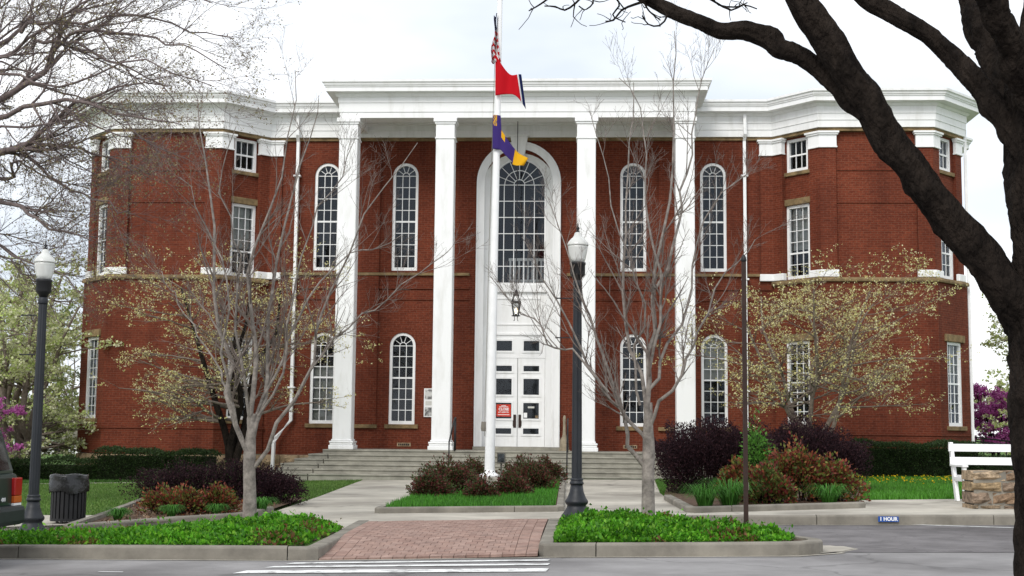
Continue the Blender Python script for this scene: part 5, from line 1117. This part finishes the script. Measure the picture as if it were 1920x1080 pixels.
NAND = ((.24, .06, .03), (.15, .03, .025), (.17, .19, .04), (.08, .11, .025), (.30, .12, .045)); NW = (3, 3, 2.5, 2.5, 1)
for i, (x, y, rx, h, lb) in enumerate([(4.78, -17.0, .36, .62, 'rusty red and green nandina behind the brown sign post'), (5.78, -16.9, .56, .95, 'tallest rusty red nandina in the right planter'), (6.42, -16.8, .48, .66, 'rusty red nandina at the lawn end of the right planter'), (5.15, -17.7, .40, .60, 'dark low nandina between two taller ones in the right planter'),
        (-4.35, -20.7, .34, .38, 'small orange nandina farthest left in the left planter'), (-3.98, -20.9, .32, .38, 'small orange nandina in the middle of the left planter'), (-3.55, -20.6, .30, .40, 'small orange nandina beside the left pale trunk')]):
    bush('nandina_shrub', (x, y, g(x)+.03), rx, rx*.9, h, lb, NAND, NW if i != 3 else (1, 3, 1, 4, .3), 4600 if i < 4 else 2600, .068 if i < 4 else .046, 60+i, group='nandinas', n_stem=34, shape=.7, mat='leaf', ragged=.2)
bush('green_shrub', (5.35, -14.6, g(5.4)), .28, .3, 1.34, 'bright green leafy shrub between the two tall dark barberries', ((.07, .20, .025), (.11, .27, .04), (.05, .14, .02)), None, 1500, .065, 70, n_stem=26, shape=.5, mat='leaf', ragged=.25)
ROSE = ((.12, .035, .03), (.075, .085, .03), (.17, .05, .04), (.05, .07, .022)); 
for i, (x, y, rx, h, lb) in enumerate([(-.62, -14.4, .58, .58, 'largest dark red rose bush left of the flagpole'), (-.82, -15.9, .36, .38, 'low dark red rose bush at the left corner of the flower bed'), (-.4, -11.3, .42, .54, 'dark red rose bush behind the left of the flagpole'), (.16, -16.6, .26, .26, 'small dark red rose bush right before the flagpole pedestal'),
        (.93, -13.0, .48, .54, 'tallest dark red rose bush right of the flagpole'), (.66, -15.4, .28, .34, 'small round dark red rose bush front right of the flagpole'), (1.12, -8.2, .42, .50, 'dark red rose bush closest to the steps in the flower bed'), (.66, -11.2, .40, .5, 'dark red rose bush behind the right of the flagpole')]):
    bush('rose_bush', (x, y, g(x)+.06), rx, rx*.9, h, lb, ROSE, (3, 3.5, 1.5, 2.5), 6500, .05, 80+i, group='dark red rose bushes round the flagpole', n_stem=34, shape=.7, mat='leaf', ragged=.24, twig=40)

def hedge(name, x0, x1, y0, y1, h, label, seed, n, z0):
    rng = np.random.default_rng(seed); cx, cy = (x0+x1)/2, (y0+y1)/2; lx, ly = (x1-x0)/2, (y1-y0)/2
    root = empty(name, (cx, cy, z0)); tag(root, label, 'hedge', 'clipped hedges')
    # rounded-box surface with uneven clipping
    MB().prism([(-lx+.12, -ly+.12), (lx-.12, -ly+.12), (lx-.12, ly-.12), (-lx+.12, ly-.12)], 0, h-.12).build('hedge_core', M('hedge_shadow_twigs', (.02, .026, .012), rough=1, var=.5, scale=12, bump=.6), root)
    u = rng.uniform(-lx, lx, n); f = rng.random(n); top = f < .4; side = rng.random(n) < .85
    y = np.where(top, rng.uniform(-ly, ly, n), np.where(side, -ly, ly)); z = np.where(top, h, h*rng.random(n)**.85)
    rd = .16; e = np.clip((np.abs(u)-(lx-rd))/rd, 0, 1); ee = np.clip((z-(h-rd))/rd, 0, 1); ey = np.clip((np.abs(y)-(ly-rd))/rd, 0, 1)
    z = z-np.where(top, rd*.7*np.maximum(ey, e)**2, 0); y = y*(1-np.where(top, 0, .25*ee**2+.15*e**2))
    nz = .045*np.sin(u*2.1+seed)+.035*np.sin(u*5.3+z*4)+.03*np.sin(u*11+z*9+y*7)
    y = y+np.where(top, 0, np.sign(y)*nz); z = z+np.where(top, nz, 0)
    c = np.stack([u, y, np.maximum(z, .03)], 1)+rng.normal(size=(n, 3))*.025
    dirs = np.stack([rng.normal(size=n)*.3, np.where(top, 0, np.sign(y)), np.where(top, 1., .3)], 1)
    soup('hedge_foliage', leaves(c, .05, up=.3, dirs=dirs, rng=rng), 4, pal(n, ((.028, .055, .016), (.04, .075, .02), (.02, .04, .012), (.06, .10, .028)), (4, 3, 3, 1), .3, rng), MAT['leaf'], root, 'stuff')
hedge('clipped_hedge', -18.5, -11.5, -4.1, -2.6, .55, 'lower dark clipped hedge at far left behind the lamp post', 91, 26000, g(-14))
hedge('clipped_hedge', -11.6, -8.4, -4.2, -2.5, .78, 'rounded dark green clipped hedge under the left brick bay', 92, 17000, g(-10))
hedge('clipped_hedge', 9.6, 13.0, -3.4, -2.0, .92, 'dark clipped hedge along the right brick bay behind the lawn', 93, 20000, g(11.5))
hedge('clipped_hedge', 13.0, 22.0, -3.2, -2.0, .55, 'low clipped hedge right of the courthouse behind the white bench', 94, 14000, g(16))

def tuft(name, loc, r, h, label, seed, n=260, cols=((.06, .20, .025), (.09, .27, .04), (.045, .14, .02)), group='grassy tufts', wb=.015):
    rng = np.random.default_rng(seed); root = empty(name, loc); tag(root, label, 'grass tuft', group)
    a = rng.uniform(0, 2*PI, n); b0 = np.stack([np.cos(a)*r*.25*rng.random(n), np.sin(a)*r*.25*rng.random(n), np.zeros(n)], 1)
    d = np.stack([np.cos(a), np.sin(a)], 1); Lr = rng.uniform(.5, 1.1, n); k = 5; pts = []
    for q in range(k):
        t = q/(k-1); pts.append(np.concatenate([b0[:, :2]+d*(r*Lr*t**1.15)[:, None], (h*Lr*(2.7*t-2.2*t*t))[:, None]], 1))
    s = np.stack([-d[:, 1], d[:, 0], np.zeros(n)], 1); Q = []
    for q in range(k-1):
        w0 = wb*(1-q/(k-1))*.5+.001; w1 = wb*(1-(q+1)/(k-1))*.5+.001
        Q.append(np.stack([pts[q]-s*w0, pts[q]+s*w0, pts[q+1]+s*w1, pts[q+1]-s*w1], 1))
    V = np.concatenate(Q); o = soup('blades', V, 4, np.tile(pal(n, cols, None, .25, rng), (k-1, 1)), MAT['leaf'], root, 'stuff')
for i, (x, y, r, h, lb) in enumerate([(3.98, -18.95, .46, .44, 'arching green grass tuft at the left corner of the right planter'), (4.42, -18.55, .60, .54, 'largest arching green grass tuft left of the brown sign post'), (6.15, -17.9, .46, .40, 'arching green grass tuft at the right end of the right planter'),
        (-4.42, -22.55, .20, .22, 'short green tuft at the front left of the left planter'), (-3.92, -21.75, .19, .22, 'short green tuft in the middle of the left planter'), (-3.42, -21.15, .19, .20, 'short green tuft left of the pale trunk in the planter'), (-2.98, -20.2, .26, .26, 'green tuft right behind the pale trunk of the left tree')]):
    tuft('grass_tuft', (x, y, g(x)+.05), r, h, lb, 100+i, 230 if i < 3 else 260)

# ground cover of the two street islands
def inpoly(poly, n, rng):
    P = np.array(poly); out = []
    lo, hi = P.min(0), P.max(0)
    while sum(len(o) for o in out) < n:
        q = rng.uniform(lo, hi, size=(n*2, 2)); x, y = q[:, 0], q[:, 1]; c = np.zeros(len(q), bool); j = len(P)-1
        for i in range(len(P)):
            c ^= ((P[i, 1] > y) != (P[j, 1] > y)) & (x < (P[j, 0]-P[i, 0])*(y-P[i, 1])/(P[j, 1]-P[i, 1]+1e-12)+P[i, 0]); j = i
        out.append(q[c])
    return np.concatenate(out)[:n]
def edge_dist(poly, q):
    P = np.array(poly); d = np.full(len(q), 9.)
    for i in range(len(P)):
        a, b = P[i], P[(i+1) % len(P)]; t = np.clip(((q-a)@(b-a))/((b-a)@(b-a)), 0, 1); d = np.minimum(d, np.linalg.norm(q-(a+t[:, None]*(b-a)), axis=1))
    return d
def ground_cover(name, poly, n, hmax, label, seed):
    rng = np.random.default_rng(seed); q = inpoly(poly, n, rng); e = edge_dist(poly, q)
    lump = .72+.34*np.sin(q[:, 0]*5.1+seed)*np.sin(q[:, 1]*6.3)+.3*np.sin(q[:, 0]*13)*np.sin(q[:, 1]*11+1)
    hh = hmax*np.interp(q[:, 0], [-4.2, -3.0, -1.9], [.3, .45, 1.0])*np.clip(e/.25, .25, 1)*lump*(1-rng.random(n)**2*.7)
    spr = rng.random(n) < .012; hh = np.where(spr, hh+rng.uniform(.03, .12, n), hh)
    c = np.stack([q[:, 0], q[:, 1], g(q[:, 0])+hh], 1)
    cc = pal(n, ((.075, .26, .012), (.12, .35, .02), (.04, .15, .01), (.20, .42, .04)), (4, 4, 3, 1.2), .3, rng)
    pt = np.sin(q[:, 0]*1.9+seed)*np.sin(q[:, 1]*2.3+.6)+.6*np.sin(q[:, 0]*6.1+q[:, 1]*3.7); cc *= (1+.16*pt)[:, None]; cc = np.clip(cc, 0, 1)
    gap = (np.sin(q[:, 0]*4.3+2*seed)*np.sin(q[:, 1]*5.1+seed) > .72) & (rng.random(n) < .7)
    dead = (np.sin(q[:, 0]*2.3+1.3*seed)+.8*np.sin(q[:, 0]*5.7+q[:, 1]*4) > .7) & (e < .4) & (rng.random(n) < .4)
    cc[dead] = pal(int(dead.sum()), ((.17, .11, .04), (.12, .13, .03), (.22, .10, .05)), None, .25, rng)
    kp = ~gap; c = c[kp]; cc = cc[kp]; sz = rng.choice([.034, .046, .06], len(c))
    o = soup(name, leaves(c, sz, up=.7, aspect=.62, dirs=np.tile(np.array([0, -.3, .35]), (len(c), 1)), rng=rng), 4, cc, MAT['leaf']); tag(o, label, 'ground cover', kind='stuff')
ground_cover('ground_cover', [(-1.12,-26.0),(-1.15,-23.35),(-2.1,-22.0),(-2.5,-21.7),(-3.2,-22.8),(-4.2,-23.9),(-4.75,-24.1),(-5.3,-24.5),(-6.5,-24.8),(-9,-24.8),(-9,-25.85),(-2.7,-26.02)], 60000, .15, 'bright green leafy ground cover in the left street island', 110)
ground_cover('ground_cover', [(1.68,-25.66),(4.05,-25.46),(4.4,-25.2),(4.48,-24.9),(4.3,-24.4),(3.6,-22.95),(2.65,-21.4),(2.3,-21.2),(1.7,-21.6)], 42000, .14, 'bright green leafy ground cover in the right street island', 111)

def grass(name, poly, n, h, label, seed, cols=((.075, .19, .025), (.055, .14, .018), (.11, .22, .04)), wts=None, dz=0., wb=.008):
    rng = np.random.default_rng(seed); q = inpoly(poly, n, rng); base = np.stack([q[:, 0], q[:, 1], g(q[:, 0])+dz-.01], 1)
    a = rng.uniform(0, 2*PI, n); d = np.stack([np.cos(a), np.sin(a), np.zeros(n)], 1); H = h*rng.uniform(.5, 1.3, n)[:, None]
    tipp = base+np.array([0, 0, 1])*H+d*H*rng.uniform(.1, .6, n)[:, None]; s = np.stack([-d[:, 1], d[:, 0], np.zeros(n)], 1)*wb
    patch = .5+.5*np.sin(q[:, 0]*1.3+seed)*np.sin(q[:, 1]*.9+2)
    o = soup(name, np.stack([base-s, base+s, tipp], 1), 3, pal(n, cols, wts, .3, rng)*(.85+.3*patch)[:, None], MAT['leaf']); tag(o, label, 'grass', kind='stuff')
grass('bed_grass', [(-1.15,-19.62),(1.55,-19.15),(1.42,-5.3),(-1.3,-5.3)], 42000, .10, 'tall bright grass filling the flower bed round the flagpole', 120, cols=((.06, .23, .02), (.045, .17, .015), (.09, .29, .03)), dz=.07)
grass('lawn_grass', [(-14,-20.0),(-5.35,-20.15),(-5.1,-19.5),(-6.2,-16.4),(-3.25,-15.4),(-3.4,-13),(-4.0,-4.3),(-7,-5.4),(-12.6,-7.2),(-16,-7.6)], 110000, .05, 'mown lawn grass left of the concrete walk', 121, cols=((.11, .21, .04), (.085, .17, .03), (.15, .235, .06)), wb=.012)
grass('lawn_grass', [(-18,-7.2),(-12.6,-6.2),(-10.2,-5.2),(-7,-4.6),(-7,-2.5),(-18,-2.5)], 22000, .06, 'strip of lawn grass before the left hedges', 122, cols=((.075, .17, .03), (.055, .13, .022)), wb=.014)
grass('lawn_grass', [(7.15,-15.5),(9,-15.1),(20,-15),(20,-3.4),(8.0,-3.4),(8.5,-9.2)], 90000, .09, 'bright lawn grass before the right hedge', 123, cols=((.075, .24, .02), (.055, .18, .015), (.10, .28, .035)), wb=.014)
grass('lawn_grass', [(3.66,-16.6),(4.2,-9.3),(4.6,-4.5),(3.98,-4.4),(3.64,-12.5)], 9000, .06, 'sliver of lawn grass beside the right concrete walk', 124, wb=.012)
# daffodils scattered along the back of the right lawn
rng = np.random.default_rng(130); n = 300
x = rng.uniform(8.3, 14, n); y = -6.2+rng.normal(size=n)*.5+rng.choice([0, 0, 0, -2.5], n); c = np.stack([x, y, g(x)+.12+rng.uniform(-.03, .05, n)], 1)
o = soup('yellow_flowers', leaves(c, .045, up=.5, aspect=.9, rng=rng), 4, pal(n, ((.75, .55, .02), (.8, .48, .01)), None, .15, rng), MAT['petal']); tag(o, 'band of small yellow flowers across the right lawn', 'flowers', kind='stuff')
# leaf litter on the soil of the left planter
rng = np.random.default_rng(131); q = inpoly([(-4.4,-23.4),(-3.05,-21.2),(-3.05,-19.6),(-3.3,-16),(-6,-16.8),(-5.0,-21.2)], 2600, rng); c = np.stack([q[:, 0], q[:, 1], g(q[:, 0])+.056+rng.random(2600)*.012], 1)
o = soup('leaf_litter', leaves(c, .05, up=3, rng=rng), 4, pal(2600, ((.22, .14, .09), (.15, .09, .06), (.30, .22, .15)), None, .3, rng), MAT['dull_leaf']); tag(o, 'dry brown leaf litter on the left planter soil', 'leaf litter', kind='stuff')
